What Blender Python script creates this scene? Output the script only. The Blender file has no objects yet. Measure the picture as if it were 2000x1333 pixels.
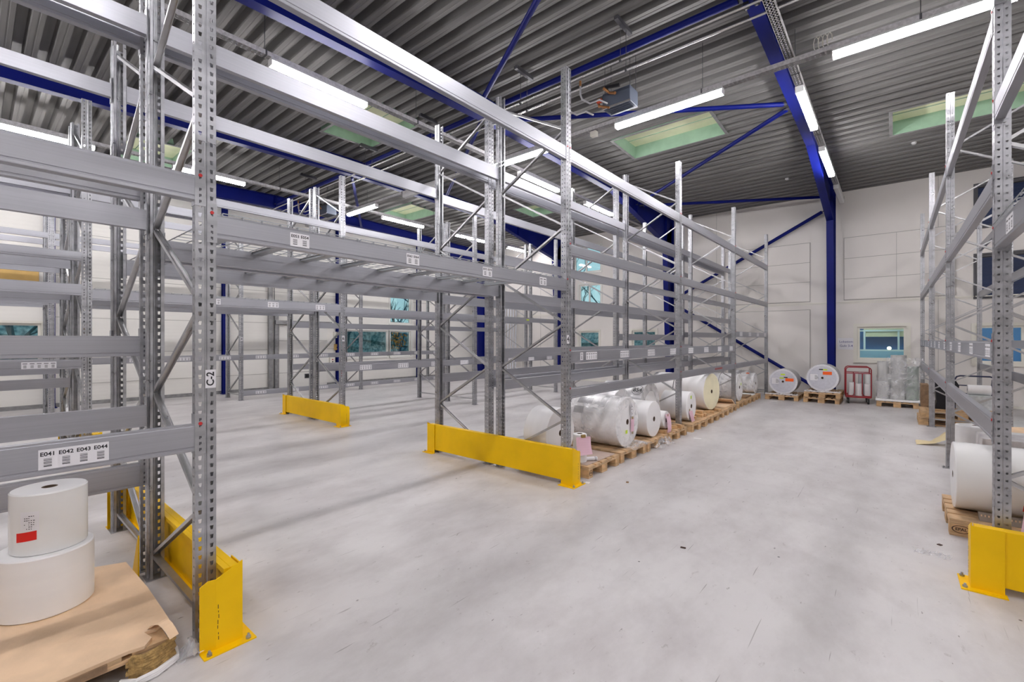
import bpy, bmesh, math, random
from mathutils import Vector, Matrix
random.seed(7)
PI = math.pi
SC = bpy.context.scene
COL = SC.collection

# ------------------------------------------------------------------ materials
MATS = {}
def _nt(name):
    m = bpy.data.materials.new(name); m.use_nodes = True
    nt = m.node_tree; b = nt.nodes['Principled BSDF']
    return m, nt, b

def mat(name, col, rough=0.5, metal=0.0, var=0.0, scale=8.0, bump=0.0, bscale=40.0, stretch=(1, 1, 1),
        rvar=0.0, col2=None, emit=0.0, coat=0.0, spec=0.5):
    if name in MATS: return MATS[name]
    m, nt, b = _nt(name)
    b.inputs['Base Color'].default_value = (*col, 1)
    b.inputs['Roughness'].default_value = rough
    b.inputs['Metallic'].default_value = metal
    b.inputs['Specular IOR Level'].default_value = spec
    if coat: b.inputs['Coat Weight'].default_value = coat
    if emit:
        b.inputs['Emission Color'].default_value = (*col, 1)
        b.inputs['Emission Strength'].default_value = emit
    if var or bump or rvar or col2:
        tc = nt.nodes.new('ShaderNodeTexCoord')
        mp = nt.nodes.new('ShaderNodeMapping'); mp.inputs['Scale'].default_value = stretch
        nt.links.new(tc.outputs['Object'], mp.inputs['Vector'])
        n = nt.nodes.new('ShaderNodeTexNoise'); n.inputs['Scale'].default_value = scale; n.inputs['Detail'].default_value = 5
        nt.links.new(mp.outputs[0], n.inputs['Vector'])
        if var or col2:
            r = nt.nodes.new('ShaderNodeValToRGB')
            c2 = col2 if col2 else tuple(min(1, c * (1 + var)) for c in col)
            c1 = col if col2 else tuple(c * (1 - var) for c in col)
            r.color_ramp.elements[0].position = .35; r.color_ramp.elements[1].position = .65
            r.color_ramp.elements[0].color = (*c1, 1); r.color_ramp.elements[1].color = (*c2, 1)
            nt.links.new(n.outputs['Fac'], r.inputs['Fac']); nt.links.new(r.outputs['Color'], b.inputs['Base Color'])
        if rvar:
            mr = nt.nodes.new('ShaderNodeMapRange'); mr.inputs['To Min'].default_value = rough - rvar; mr.inputs['To Max'].default_value = rough + rvar
            mr.inputs['From Min'].default_value = .3; mr.inputs['From Max'].default_value = .7
            nt.links.new(n.outputs['Fac'], mr.inputs['Value']); nt.links.new(mr.outputs[0], b.inputs['Roughness'])
        if bump:
            n2 = nt.nodes.new('ShaderNodeTexNoise'); n2.inputs['Scale'].default_value = bscale; n2.inputs['Detail'].default_value = 4
            nt.links.new(mp.outputs[0], n2.inputs['Vector'])
            bp = nt.nodes.new('ShaderNodeBump'); bp.inputs['Strength'].default_value = bump; bp.inputs['Distance'].default_value = .02
            nt.links.new(n2.outputs['Fac'], bp.inputs['Height']); nt.links.new(bp.outputs[0], b.inputs['Normal'])
    MATS[name] = m
    return m

GALV = mat('galvanised_steel', (.42, .425, .445), .34, .78, var=.16, scale=9, rvar=.08, stretch=(1, .35, 1.5))
GALVB = mat('galvanised_beam', (.42, .425, .46), .40, .74, var=.045, scale=6, rvar=.05, stretch=(8, .12, 16))
BRACE = mat('brace_steel', (.50, .50, .51), .32, .8, var=.08, scale=12, rvar=.05)
DECKM = mat('wire_deck_steel', (.42, .44, .46), .4, .8)
YEL = mat('yellow_paint', (.95, .58, .001), .45, 0, var=.05, scale=3, bump=.04, bscale=18, spec=.25)
BLUE = mat('blue_paint', (.002, .007, .135), .45, 0, var=.10, scale=2, spec=.18)
BLACK = mat('black_plastic', (.012, .012, .014), .45)
RUBBER = mat('rubber', (.02, .02, .022), .7)
RED = mat('red_paint', (.30, .012, .02), .4, 0, coat=.2)
REDPIN = mat('red_plastic_pin', (.55, .03, .03), .4)
REDST = mat('red_sticker', (.80, .012, .006), .5)
ORANGE = mat('orange_sticker', (.95, .13, .01), .5)
LIME = mat('lime_sticker', (.62, .80, .04), .5)
PINK = mat('pink_paper', (.80, .53, .62), .7, var=.03)
TAPE = mat('brown_tape', (.28, .18, .05), .35)
PAPER = mat('white_paper_roll', (.88, .87, .87), .42, 0, var=.02, scale=2, stretch=(1, 1, 6), spec=.4)
PAPERS = mat('glossy_white_roll', (.85, .85, .84), .22, 0, var=.02, scale=3)
CREAMP = mat('cream_paper_roll', (.88, .82, .58), .5, 0, var=.05, scale=5)
KRAFT = mat('cardboard', (.78, .56, .365), .75, 0, var=.12, scale=3.5, bump=.15, bscale=60)
KRAFT2 = mat('dark_cardboard', (.30, .19, .11), .8, 0, var=.25, scale=14, bump=.3, bscale=40)
CORE = mat('core_tube', (.13, .09, .06), .8)
WOOD = mat('pallet_wood', (.58, .39, .22), .7, 0, var=.28, scale=4, stretch=(2, 2, 9), bump=.2, bscale=30)
WOOD2 = mat('pallet_block_wood', (.58, .37, .19), .8, 0, var=.3, scale=9, bump=.3, bscale=60)
CARD = mat('label_card', (.82, .81, .84), .45)
INK = mat('label_ink', (.02, .02, .025), .5)
INKG = mat('label_ink_grey', (.16, .16, .17), .5)
STAMP = mat('burnt_stamp', (.06, .03, .02), .8)
CREAMW = mat('cream_frame', (.80, .78, .70), .45)
WFRAME = mat('white_window_frame', (.78, .78, .74), .35)
TRAY = mat('trunking_steel', (.58, .57, .57), .45, .3, var=.15, scale=30)
LHOUS = mat('lamp_housing', (.62, .62, .62), .4, .1)
LOFF = mat('unlit_diffuser', (.66, .66, .66), .3)
PIPE = mat('silver_pipe', (.62, .62, .62), .25, .9)
COPPER = mat('brass_fitting', (.42, .20, .08), .35, .8)
HEATER = mat('heater_casing', (.09, .11, .15), .5, .1)
HOSE = mat('braided_hose', (.45, .45, .47), .4, .6)
LGREEN = mat('skylight_shaft', (.34, .52, .38), .5, 0, var=.06, scale=6)
LYEL = mat('skylight_panel', (.88, .90, .62), .5, 0, var=.05, scale=3)
NAVY = mat('navy_blind', (.012, .03, .10), .5)
OCHRE = mat('ochre_board', (.62, .40, .13), .6, 0, var=.08, scale=3)
DKGREY = mat('dark_grey_metal', (.10, .10, .11), .5, .3)
GREYM = mat('grey_metal', (.33, .33, .33), .5, .5, var=.15, scale=9)
SILVERF = mat('silver_foil', (.60, .62, .64), .16, .95)
NAVYT = mat('navy_tube', (.02, .025, .07), .35)
BARK = mat('tree_bark', (.05, .10, .11), .9)
GRASS = mat('outside_ground', (.08, .18, .16), .9, 0, var=.4, scale=2)
DOORW = mat('gate_panel', (.82, .81, .77), .45)

def wallmat(name, horiz):
    m, nt, b = _nt(name)
    tc = nt.nodes.new('ShaderNodeTexCoord')
    n = nt.nodes.new('ShaderNodeTexNoise'); n.inputs['Scale'].default_value = 1.1; n.inputs['Detail'].default_value = 6
    nt.links.new(tc.outputs['Object'], n.inputs['Vector'])
    r = nt.nodes.new('ShaderNodeValToRGB')
    r.color_ramp.elements[0].position = .3; r.color_ramp.elements[1].position = .7
    r.color_ramp.elements[0].color = (.77, .735, .70, 1) if not horiz else (.80, .785, .74, 1); r.color_ramp.elements[1].color = (.82, .785, .745, 1) if not horiz else (.86, .84, .79, 1)
    nt.links.new(n.outputs['Fac'], r.inputs['Fac'])
    nt.links.new(r.outputs[0], b.inputs['Base Color'])
    # fine panel profiling
    w = nt.nodes.new('ShaderNodeTexWave'); w.wave_type = 'BANDS'; w.bands_direction = 'Z' if horiz else 'X'
    w.inputs['Scale'].default_value = 3.2; w.inputs['Distortion'].default_value = 0
    nt.links.new(tc.outputs['Object'], w.inputs['Vector'])
    bp = nt.nodes.new('ShaderNodeBump'); bp.inputs['Strength'].default_value = .10; bp.inputs['Distance'].default_value = .01
    nt.links.new(w.outputs['Fac'], bp.inputs['Height']); nt.links.new(bp.outputs[0], b.inputs['Normal'])
    b.inputs['Roughness'].default_value = .48
    return m
WALLF = wallmat('far_wall_cladding', False)
WALLL = wallmat('left_wall_cladding', True)

def floormat():
    m, nt, b = _nt('epoxy_floor')
    L = nt.links.new
    tc = nt.nodes.new('ShaderNodeTexCoord')
    def noise(scale, detail=4, stretch=(1, 1, 1), rot=0, rough=.5):
        mp = nt.nodes.new('ShaderNodeMapping'); mp.inputs['Scale'].default_value = stretch; mp.inputs['Rotation'].default_value = (0, 0, rot)
        L(tc.outputs['Object'], mp.inputs['Vector'])
        n = nt.nodes.new('ShaderNodeTexNoise'); n.inputs['Scale'].default_value = scale; n.inputs['Detail'].default_value = detail
        n.inputs['Roughness'].default_value = rough
        L(mp.outputs[0], n.inputs['Vector']); return n.outputs['Fac']
    def ramp(fac, p0, p1, c0, c1):
        r = nt.nodes.new('ShaderNodeValToRGB'); e = r.color_ramp.elements
        e[0].position = p0; e[1].position = p1; e[0].color = (*c0, 1); e[1].color = (*c1, 1)
        L(fac, r.inputs['Fac']); return r.outputs[0]
    def mul(a, c):
        x = nt.nodes.new('ShaderNodeMix'); x.data_type = 'RGBA'; x.blend_type = 'MULTIPLY'; x.inputs[0].default_value = 1
        L(a, x.inputs[6]); L(c, x.inputs[7]); return x.outputs[2]
    W = (1, 1, 1)
    base = ramp(noise(.8, 6), .3, .7, (.60, .575, .575), (.69, .67, .665))
    base = mul(base, ramp(noise(1.7, 8, (1, .5, 1), .5, .68), .34, .58, (.80, .785, .785), W))
    base = mul(base, ramp(noise(14, 6, (1, .6, 1), .2, .7), .29, .38, (.74, .72, .715), W))
    base = mul(base, ramp(noise(34, 3, (1, .35, 1), -.4), .25, .29, (.50, .48, .47), W))
    base = mul(base, ramp(noise(5, 2, (9, .35, 1), .7), .25, .28, (.60, .585, .58), W))
    base = mul(base, ramp(noise(4, 2, (10, .3, 1), -.65), .24, .27, (.62, .61, .60), W))
    v = nt.nodes.new('ShaderNodeTexVoronoi'); v.inputs['Scale'].default_value = 2.3; L(tc.outputs['Object'], v.inputs['Vector'])
    base = mul(base, ramp(v.outputs['Distance'], .016, .024, (.16, .15, .15), W))
    # faint tyre arcs
    mp = nt.nodes.new('ShaderNodeMapping'); mp.inputs['Location'].default_value = (1.55, -2.2, 0)
    L(tc.outputs['Object'], mp.inputs['Vector'])
    w = nt.nodes.new('ShaderNodeTexWave'); w.wave_type = 'RINGS'; w.rings_direction = 'Z'; w.inputs['Scale'].default_value = .42
    w.inputs['Distortion'].default_value = 1.2; w.inputs['Detail'].default_value = 3; w.inputs['Detail Scale'].default_value = .6
    L(mp.outputs[0], w.inputs['Vector'])
    base = mul(base, ramp(w.outputs['Fac'], .0, .05, (.975, .972, .972), W))
    L(base, b.inputs['Base Color'])
    mr = nt.nodes.new('ShaderNodeMapRange'); mr.inputs['To Min'].default_value = .30; mr.inputs['To Max'].default_value = .52
    L(noise(3, 5), mr.inputs['Value']); L(mr.outputs[0], b.inputs['Roughness'])
    bp = nt.nodes.new('ShaderNodeBump'); bp.inputs['Strength'].default_value = .05; bp.inputs['Distance'].default_value = .01
    L(noise(60, 4), bp.inputs['Height']); L(bp.outputs[0], b.inputs['Normal'])
    b.inputs['Specular IOR Level'].default_value = .35
    return m
FLOOR = floormat()

def ceilmat():
    return mat('ceiling_sheet', (.20, .195, .19), .58, .15, var=.10, scale=2.5, stretch=(.25, 6, 1))
CEIL = ceilmat()

def filmmat(name, dens, tint=(.9, .9, .93), rough=.22):
    m, nt, b = _nt(name); L = nt.links.new
    out = nt.nodes['Material Output']
    tr = nt.nodes.new('ShaderNodeBsdfTransparent')
    gl = nt.nodes.new('ShaderNodeBsdfGlossy'); gl.inputs['Roughness'].default_value = rough
    b.inputs['Base Color'].default_value = (*tint, 1); b.inputs['Roughness'].default_value = .25
    tc = nt.nodes.new('ShaderNodeTexCoord')
    n = nt.nodes.new('ShaderNodeTexNoise'); n.inputs['Scale'].default_value = 5; n.inputs['Detail'].default_value = 5; n.inputs['Distortion'].default_value = 1.6
    L(tc.outputs['Object'], n.inputs['Vector'])
    bp = nt.nodes.new('ShaderNodeBump'); bp.inputs['Strength'].default_value = .16; bp.inputs['Distance'].default_value = .02
    L(n.outputs['Fac'], bp.inputs['Height']); L(bp.outputs[0], b.inputs['Normal']); L(bp.outputs[0], gl.inputs['Normal'])
    mr = nt.nodes.new('ShaderNodeMapRange'); mr.inputs['From Min'].default_value = .3; mr.inputs['From Max'].default_value = .7
    mr.inputs['To Min'].default_value = max(0, dens - .2); mr.inputs['To Max'].default_value = min(1, dens + .2)
    L(n.outputs['Fac'], mr.inputs['Value'])
    m1 = nt.nodes.new('ShaderNodeMixShader'); L(mr.outputs[0], m1.inputs[0]); L(tr.outputs[0], m1.inputs[1]); L(b.outputs[0], m1.inputs[2])
    m2 = nt.nodes.new('ShaderNodeMixShader'); m2.inputs[0].default_value = .05
    L(m1.outputs[0], m2.inputs[1]); L(gl.outputs[0], m2.inputs[2]); L(m2.outputs[0], out.inputs['Surface'])
    return m
FILM = filmmat('stretch_film', .18, (.92, .92, .94))
FILMC = filmmat('clear_film', .22)
FILMD = filmmat('dense_film', .6, (.86, .85, .86))

def glassmat():
    m, nt, b = _nt('window_glass'); L = nt.links.new
    out = nt.nodes['Material Output']
    tr = nt.nodes.new('ShaderNodeBsdfTransparent'); tr.inputs[0].default_value = (.86, .97, .96, 1)
    gl = nt.nodes.new('ShaderNodeBsdfGlossy'); gl.inputs['Roughness'].default_value = .02
    fr = nt.nodes.new('ShaderNodeFresnel'); fr.inputs['IOR'].default_value = 1.6
    mx = nt.nodes.new('ShaderNodeMixShader'); L(fr.outputs[0], mx.inputs[0]); L(tr.outputs[0], mx.inputs[1]); L(gl.outputs[0], mx.inputs[2])
    L(mx.outputs[0], out.inputs['Surface']); return m
GLASS = glassmat()

def emis(name, col, st):
    m, nt, b = _nt(name)
    b.inputs['Base Color'].default_value = (.8, .8, .8, 1)
    b.inputs['Emission Color'].default_value = (*col, 1); b.inputs['Emission Strength'].default_value = st
    return m
LAMP_ON = emis('lit_diffuser', (1.0, .965, .985), 26.0)
WARM_ON = emis('warm_lamp', (1.0, .86, .55), 1.0)
OFF_ON = emis('office_light', (.92, .97, 1.0), 4.5)

# ------------------------------------------------------------------ builders
class MB:
    def __init__(s): s.v = []; s.f = []; s.m = []; s.mats = []
    def mi(s, m):
        if m not in s.mats: s.mats.append(m)
        return s.mats.index(m)
    def box(s, x0, x1, y0, y1, z0, z1, m, c=0.0):
        i = len(s.v); k = s.mi(m)
        if c <= 0:
            s.v += [(x0, y0, z0), (x1, y0, z0), (x1, y1, z0), (x0, y1, z0), (x0, y0, z1), (x1, y0, z1), (x1, y1, z1), (x0, y1, z1)]
            for q in ((0, 3, 2, 1), (4, 5, 6, 7), (0, 1, 5, 4), (1, 2, 6, 5), (2, 3, 7, 6), (3, 0, 4, 7)):
                s.f.append(tuple(i + a for a in q)); s.m.append(k)
        else:
            bm = bmesh.new(); bmesh.ops.create_cube(bm, size=1)
            for v in bm.verts: v.co = Vector(((x0 + x1) / 2 + v.co.x * (x1 - x0), (y0 + y1) / 2 + v.co.y * (y1 - y0), (z0 + z1) / 2 + v.co.z * (z1 - z0)))
            bmesh.ops.bevel(bm, geom=bm.edges[:], offset=c, segments=2, affect='EDGES', profile=.5)
            s.add_bm(bm, m)
    def add_bm(s, bm, m):
        i = len(s.v); k = s.mi(m); bm.verts.index_update()
        s.v += [tuple(v.co) for v in bm.verts]
        for f in bm.faces: s.f.append(tuple(i + v.index for v in f.verts)); s.m.append(k)
        bm.free()
    def quad(s, a, b, c, d, m):
        i = len(s.v); s.v += [a, b, c, d]; s.f.append((i, i + 1, i + 2, i + 3)); s.m.append(s.mi(m))
    def prism(s, poly, axis, a0, a1, m):
        """extrude a 2D polygon along axis; poly gives the two other coordinates in xyz order"""
        i = len(s.v); n = len(poly); k = s.mi(m)
        def P(p, a):
            if axis == 'x': return (a, p[0], p[1])
            if axis == 'y': return (p[0], a, p[1])
            return (p[0], p[1], a)
        s.v += [P(p, a0) for p in poly] + [P(p, a1) for p in poly]
        s.f.append(tuple(i + j for j in range(n))); s.m.append(k)
        s.f.append(tuple(i + n + j for j in reversed(range(n)))); s.m.append(k)
        for j in range(n):
            s.f.append((i + j, i + (j + 1) % n, i + n + (j + 1) % n, i + n + j)); s.m.append(k)
    def bar(s, a, b, w, h, m, up=(0, 0, 1)):
        a = Vector(a); b = Vector(b); d = (b - a).normalized(); u = Vector(up)
        r = d.cross(u)
        if r.length < 1e-4: r = d.cross(Vector((0, 1, 0)))
        r.normalize(); u = r.cross(d).normalized()
        i = len(s.v); k = s.mi(m)
        for p in (a, b):
            for sx, sz in ((-1, -1), (1, -1), (1, 1), (-1, 1)):
                s.v.append(tuple(p + r * (w / 2 * sx) + u * (h / 2 * sz)))
        for q in ((0, 1, 2, 3), (7, 6, 5, 4), (0, 4, 5, 1), (1, 5, 6, 2), (2, 6, 7, 3), (3, 7, 4, 0)):
            s.f.append(tuple(i + x for x in q)); s.m.append(k)
    def tube(s, pts, r, m, seg=10, cap=True):
        pts = [Vector(p) for p in pts]; k = s.mi(m); i = len(s.v); n = len(pts)
        rr = r if isinstance(r, (list, tuple)) else [r] * n
        prev = None
        for j, p in enumerate(pts):
            d = (pts[min(j + 1, n - 1)] - pts[max(j - 1, 0)]).normalized()
            if prev is None:
                x = d.orthogonal().normalized()
            else:
                x = (prev - d * prev.dot(d)).normalized()
            prev = x; y = d.cross(x)
            for t in range(seg):
                a = 2 * PI * t / seg
                s.v.append(tuple(p + (x * math.cos(a) + y * math.sin(a)) * rr[j]))
        for j in range(n - 1):
            for t in range(seg):
                t2 = (t + 1) % seg
                s.f.append((i + j * seg + t, i + j * seg + t2, i + (j + 1) * seg + t2, i + (j + 1) * seg + t)); s.m.append(k)
        if cap:
            s.f.append(tuple(i + t for t in reversed(range(seg)))); s.m.append(k)
            s.f.append(tuple(i + (n - 1) * seg + t for t in range(seg))); s.m.append(k)
    def lathe(s, prof, m, seg=64, mats=None):
        """closed profile [(r,z)] around Z"""
        i = len(s.v); n = len(prof)
        for r, z in prof:
            for t in range(seg):
                a = 2 * PI * t / seg; s.v.append((r * math.cos(a), r * math.sin(a), z))
        for j in range(n):
            j2 = (j + 1) % n; k = s.mi(mats[j] if mats else m)
            for t in range(seg):
                t2 = (t + 1) % seg
                s.f.append((i + j * seg + t, i + j * seg + t2, i + j2 * seg + t2, i + j2 * seg + t)); s.m.append(k)
    def mesh(s, name, smooth=False, weld=False):
        me = bpy.data.meshes.new(name); me.from_pydata(s.v, [], s.f)
        for m in s.mats: me.materials.append(m)
        me.polygons.foreach_set('material_index', s.m)
        if weld:
            bm = bmesh.new(); bm.from_mesh(me); bmesh.ops.remove_doubles(bm, verts=bm.verts, dist=1e-5)
            bmesh.ops.recalc_face_normals(bm, faces=bm.faces); bm.to_mesh(me); bm.free()
        else:
            bm = bmesh.new(); bm.from_mesh(me); bmesh.ops.recalc_face_normals(bm, faces=bm.faces); bm.to_mesh(me); bm.free()
        if smooth:
            me.shade_smooth()
            try: me.set_sharp_from_angle(angle=math.radians(38))
            except Exception: pass
        me.update(); return me
    def build(s, name, parent=None, loc=(0, 0, 0), rot=(0, 0, 0), smooth=False, weld=False):
        return put(name, s.mesh(name, smooth, weld), parent, loc, rot)

def put(name, me, parent=None, loc=(0, 0, 0), rot=(0, 0, 0)):
    o = bpy.data.objects.new(name, me); COL.objects.link(o)
    o.location = loc; o.rotation_euler = rot
    if parent is not None: o.parent = parent
    return o
def tag(o, label, cat, group=None, kind=None):
    if label: o['label'] = label
    if cat: o['category'] = cat
    if group: o['group'] = group
    if kind: o['kind'] = kind
    return o
def thing(name, label, cat, loc=(0, 0, 0), rot=(0, 0, 0), group=None):
    return tag(put(name, None, None, loc, rot), label, cat, group)
def struct(o): o['kind'] = 'structure'; return o
def copy_tree(o, parent=None):
    c = o.copy(); COL.objects.link(c); c.parent = parent
    for ch in list(o.children): copy_tree(ch, c)
    return c

def text_into(mb, body, size, place, m, spread=0.0004):
    """adds flat lettering: place(x, y) maps text plane to 3D"""
    cu = bpy.data.curves.new('lettering', 'FONT'); cu.body = body; cu.size = size
    cu.align_x = 'CENTER'; cu.align_y = 'CENTER'; cu.offset = spread; cu.resolution_u = 3
    ob = bpy.data.objects.new('lettering', cu); COL.objects.link(ob)
    dg = bpy.context.evaluated_depsgraph_get(); me = ob.evaluated_get(dg).to_mesh()
    i = len(mb.v); k = mb.mi(m)
    mb.v += [place(v.co.x, v.co.y) for v in me.vertices]
    for p in me.polygons: mb.f.append(tuple(i + a for a in p.vertices)); mb.m.append(k)
    ob.evaluated_get(dg).to_mesh_clear()
    bpy.data.objects.remove(ob); bpy.data.curves.remove(cu)

# ------------------------------------------------------------------ camera
cam = bpy.data.cameras.new('camera'); cam.sensor_width = 36; cam.lens = 889.0 * 36 / 2000
cam.shift_y = -2.3 / 2000; cam.clip_start = .05; cam.clip_end = 200
co = bpy.data.objects.new('camera', cam); COL.objects.link(co)
co.location = (0, 0, 1.68); co.rotation_euler = (PI / 2, 0, math.radians(39.96))
SC.camera = co

# ------------------------------------------------------------------ room shell
XL, XR, YB, YF = -16.0, 6.4, -8.2, 16.3
YR, ZR, SL = 6.35, 6.34, .037
def zc(y): return ZR - SL * abs(y - YR)
m = MB(); m.box(XL - .3, XR + .3, YB - .3, YF + .3, -.2, 0, FLOOR); struct(m.build('floor'))

def wall_cells(u0, u1, z0, z1f, holes):
    """grid cells of a rectangular wall minus holes (u0,u1,z0,z1)"""
    us = sorted({u0, u1} | {h[0] for h in holes} | {h[1] for h in holes})
    zs = sorted({z0, z1f} | {h[2] for h in holes} | {h[3] for h in holes})
    for a, b in zip(us[:-1], us[1:]):
        for c, d in zip(zs[:-1], zs[1:]):
            mu, mz = (a + b) / 2, (c + d) / 2
            if any(h[0] < mu < h[1] and h[2] < mz < h[3] for h in holes): continue
            yield a, b, c, d
FAR_HOLES = [(-.79, .27, 1.12, 2.05), (1.58, 3.3, 4.50, 5.58), (1.58, 3.3, 2.74, 3.82), (1.58, 3.3, 1.10, 2.03),
             (-7.66, -6.72, 1.25, 2.03), (-10.02, -9.08, 1.25, 2.03), (-10.25, -9.0, 4.45, 5.5), (-10.02, -9.0, 2.95, 3.95)]
m = MB()
for a, b, c, d in wall_cells(XL, XR, 0, 6.25, FAR_HOLES): m.box(a, b, YF, YF + .16, c, d, WALLF)
struct(m.build('wall_far'))
LEFT_HOLES = [(9.0, 11.12, 1.0, 2.06), (11.22, 12.28, 1.0, 2.06), (11.22, 12.28, 2.36, 4.3), (-1.1, 1.14, 1.12, 2.08)]
m = MB()
for a, b, c, d in wall_cells(YB, YF, 0, 6.6, LEFT_HOLES): m.box(XL - .16, XL, a, b, c, d, WALLL)
struct(m.build('wall_left'))
m = MB(); m.box(XR, XR + .16, YB, YF, 0, 6.6, WALLL); struct(m.build('wall_right'))
m = MB(); m.box(XL, XR, YB - .16, YB, 0, 6.6, WALLF); struct(m.build('wall_back'))

# skylight openings: x0,x1,y0,y1 (ceiling plane)
SKY = [(-4.90, -2.81, 9.45, 10.60), (-.01, 2.1, 11.62, 12.80), (-9.66, -7.82, 5.02, 6.24), (-14.3, -12.35, 9.5, 10.7),
       (-9.9, -7.9, 11.95, 13.0), (-14.6, -12.9, 2.3, 3.45), (-5.0, -2.9, 1.2, 2.4), (2.0, 4.0, 4.2, 5.4)]
# corrugated roof sheets, ribs along X
def rib_profile():
    pts = []; y = YB - .2; P = .28
    while y < YF + .2:
        for dy, dz in ((0, 0), (.055, 0), (.062, .006), (.072, .006), (.079, 0), (.128, 0), (.150, .15), (.255, .15)):
            pts.append((y + dy, dz))
        y += P
    return pts
prof = rib_profile()
m = MB()
def sheet(x0, x1, y0, y1):
    if x1 - x0 < .01: return
    pp = [(y0, None)] + [(y, dz) for y, dz in prof if y0 < y < y1] + [(y1, None)]
    def dzat(y):
        for (a, za), (b, zb) in zip(prof[:-1], prof[1:]):
            if a <= y <= b: return za + (zb - za) * (y - a) / max(b - a, 1e-6)
        return 0
    pp = [(y, dz if dz is not None else dzat(y)) for y, dz in pp]
    for (a, za), (b, zb) in zip(pp[:-1], pp[1:]):
        m.quad((x0, a, zc(a) + za), (x1, a, zc(a) + za), (x1, b, zc(b) + zb), (x0, b, zc(b) + zb), CEIL)
HOLE = [(s[0] - .015, s[1] + .015, s[2] - .015, s[3] + .015) for s in SKY]
ys = sorted({YB - .2, YF + .2} | {s[2] for s in HOLE} | {s[3] for s in HOLE})
for a, b in zip(ys[:-1], ys[1:]):
    xs = [XL - .2]
    for s in sorted(HOLE):
        if s[2] < (a + b) / 2 < s[3]: xs += [s[0], s[1]]
    xs.append(XR + .2)
    for x0, x1 in zip(xs[0::2], xs[1::2]): sheet(x0, x1, a, b)
o = m.build('ceiling', weld=True); struct(o)
md = o.modifiers.new('thickness', 'SOLIDIFY'); md.thickness = .02; md.offset = 1
sk = 0
for i, (x0, x1, y0, y1) in enumerate(SKY):
    m = MB(); zt = max(zc(y0), zc(y1)) + .26; t = .03
    za, zd = zc(y0) - .006, zc(y1) - .006
    for xa, xb in ((x0 - t, x0), (x1, x1 + t)): m.prism([(y0 - t, za), (y1 + t, zd), (y1 + t, zt), (y0 - t, zt)], 'x', xa, xb, LGREEN)
    m.box(x0, x1, y0 - t, y0, za, zt, LGREEN); m.box(x0, x1, y1, y1 + t, zd, zt, LGREEN)
    rt = thing('skylight', None, None)
    lab = ['pale green skylight shaft in the roof between the lamp row and the blue joint',
           'pale green skylight above the racks nearest the right end wall',
           'pale green skylight seen between the high beams near the roof ridge',
           'far pale green skylight over the left wall racks beside a lit tube',
           'small pale green skylight seen behind the central uprights',
           'green skylight glimpsed behind the near left uprights',
           'skylight above the aisle behind the lens', 'skylight over the right racks near the ridge'][i]
    tag(rt, lab, 'skylight', 'skylights in the corrugated roof')
    m.build('shaft', rt)
    m = MB(); m.box(x0, x1, y0, y1, zt - .02, zt, LYEL)
    for k in range(1, 3): m.box(x0, x1, y0 + (y1 - y0) * k / 3 - .006, y0 + (y1 - y0) * k / 3 + .006, zt - .032, zt - .02, LGREEN)
    m.build('cover_panel', rt)
    m = MB()
    m.bar((x0 - .06, y0 - .03, za - .004), (x1 + .06, y0 - .03, za - .004), .06, .006, GREYM); m.bar((x0 - .06, y1 + .03, zd - .004), (x1 + .06, y1 + .03, zd - .004), .06, .006, GREYM)
    for xx in (x0 - .03, x1 + .03): m.bar((xx, y0, za - .004), (xx, y1, zd - .004), .06, .006, GREYM)
    m.build('edge_trim', rt)

# windows -------------------------------------------------------------
def window(idx, axis, u0, u1, z0, z1, wallc, inward, frame=WFRAME, mull=(), trim=.06, blind=False):
    """axis 'y': far wall at y=wallc spanning x; axis 'x': left wall at x=wallc spanning y. inward = -1/+1 direction into the room"""
    m = MB()
    def B(a0, a1, d0, d1, c0, c1, mt):
        lo, hi = sorted((wallc + inward * d0, wallc + inward * d1))
        if axis == 'y': m.box(a0, a1, lo, hi, c0, c1, mt)
        else: m.box(lo, hi, a0, a1, c0, c1, mt)
    f = .055
    B(u0 - trim, u1 + trim, 0, .02, z1, z1 + trim, frame); B(u0 - trim, u1 + trim, 0, .045, z0 - trim, z0, frame)
    B(u0 - trim, u0, 0, .02, z0, z1, frame); B(u1, u1 + trim, 0, .02, z0, z1, frame)
    for a, b, c, d in ((u0, u1, z0, z0 + f), (u0, u1, z1 - f, z1), (u0, u0 + f, z0 + f, z1 - f), (u1 - f, u1, z0 + f, z1 - f)):
        B(a, b, -.10, -.04, c, d, frame)
    for q in mull: B(q - .03, q + .03, -.10, -.04, z0 + f, z1 - f, frame)
    o = struct(m.build('window_%d' % idx))
    m = MB()
    if not blind:
        B(u0 + f, u1 - f, -.075, -.069, z0 + f, z1 - f, GLASS); g = m.build('glass_pane', o)
    else:
        z = z0 + f
        while z < z1 - f - .03:
            B(u0 + f, u1 - f, -.075, -.05, z, z + .032, NAVY); z += .038
        B(u0 + f, u1 - f, -.085, -.076, z0 + f, z1 - f, BLACK)
        m.build('louvre_blind', o)
    return o
window(1, 'y', -.79, .27, 1.12, 2.05, YF, -1, CREAMW, trim=.09)
window(2, 'y', 1.58, 3.3, 4.50, 5.58, YF, -1, DKGREY, blind=True, trim=.03)
window(3, 'y', 1.58, 3.3, 2.74, 3.82, YF, -1, DKGREY, blind=True, trim=.03)
window(4, 'y', 1.58, 3.3, 1.10, 2.03, YF, -1, CREAMW, mull=(2.4,), trim=.07)
window(5, 'y', -7.66, -6.72, 1.25, 2.03, YF, -1, CREAMW, trim=.07)
window(6, 'y', -10.02, -9.08, 1.25, 2.03, YF, -1, CREAMW, trim=.07)
window(7, 'y', -10.25, -9.0, 4.45, 5.5, YF, -1, WFRAME, mull=(-9.7,))
window(8, 'y', -10.02, -9.0, 2.95, 3.95, YF, -1, WFRAME, mull=(-9.55,))
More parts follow.
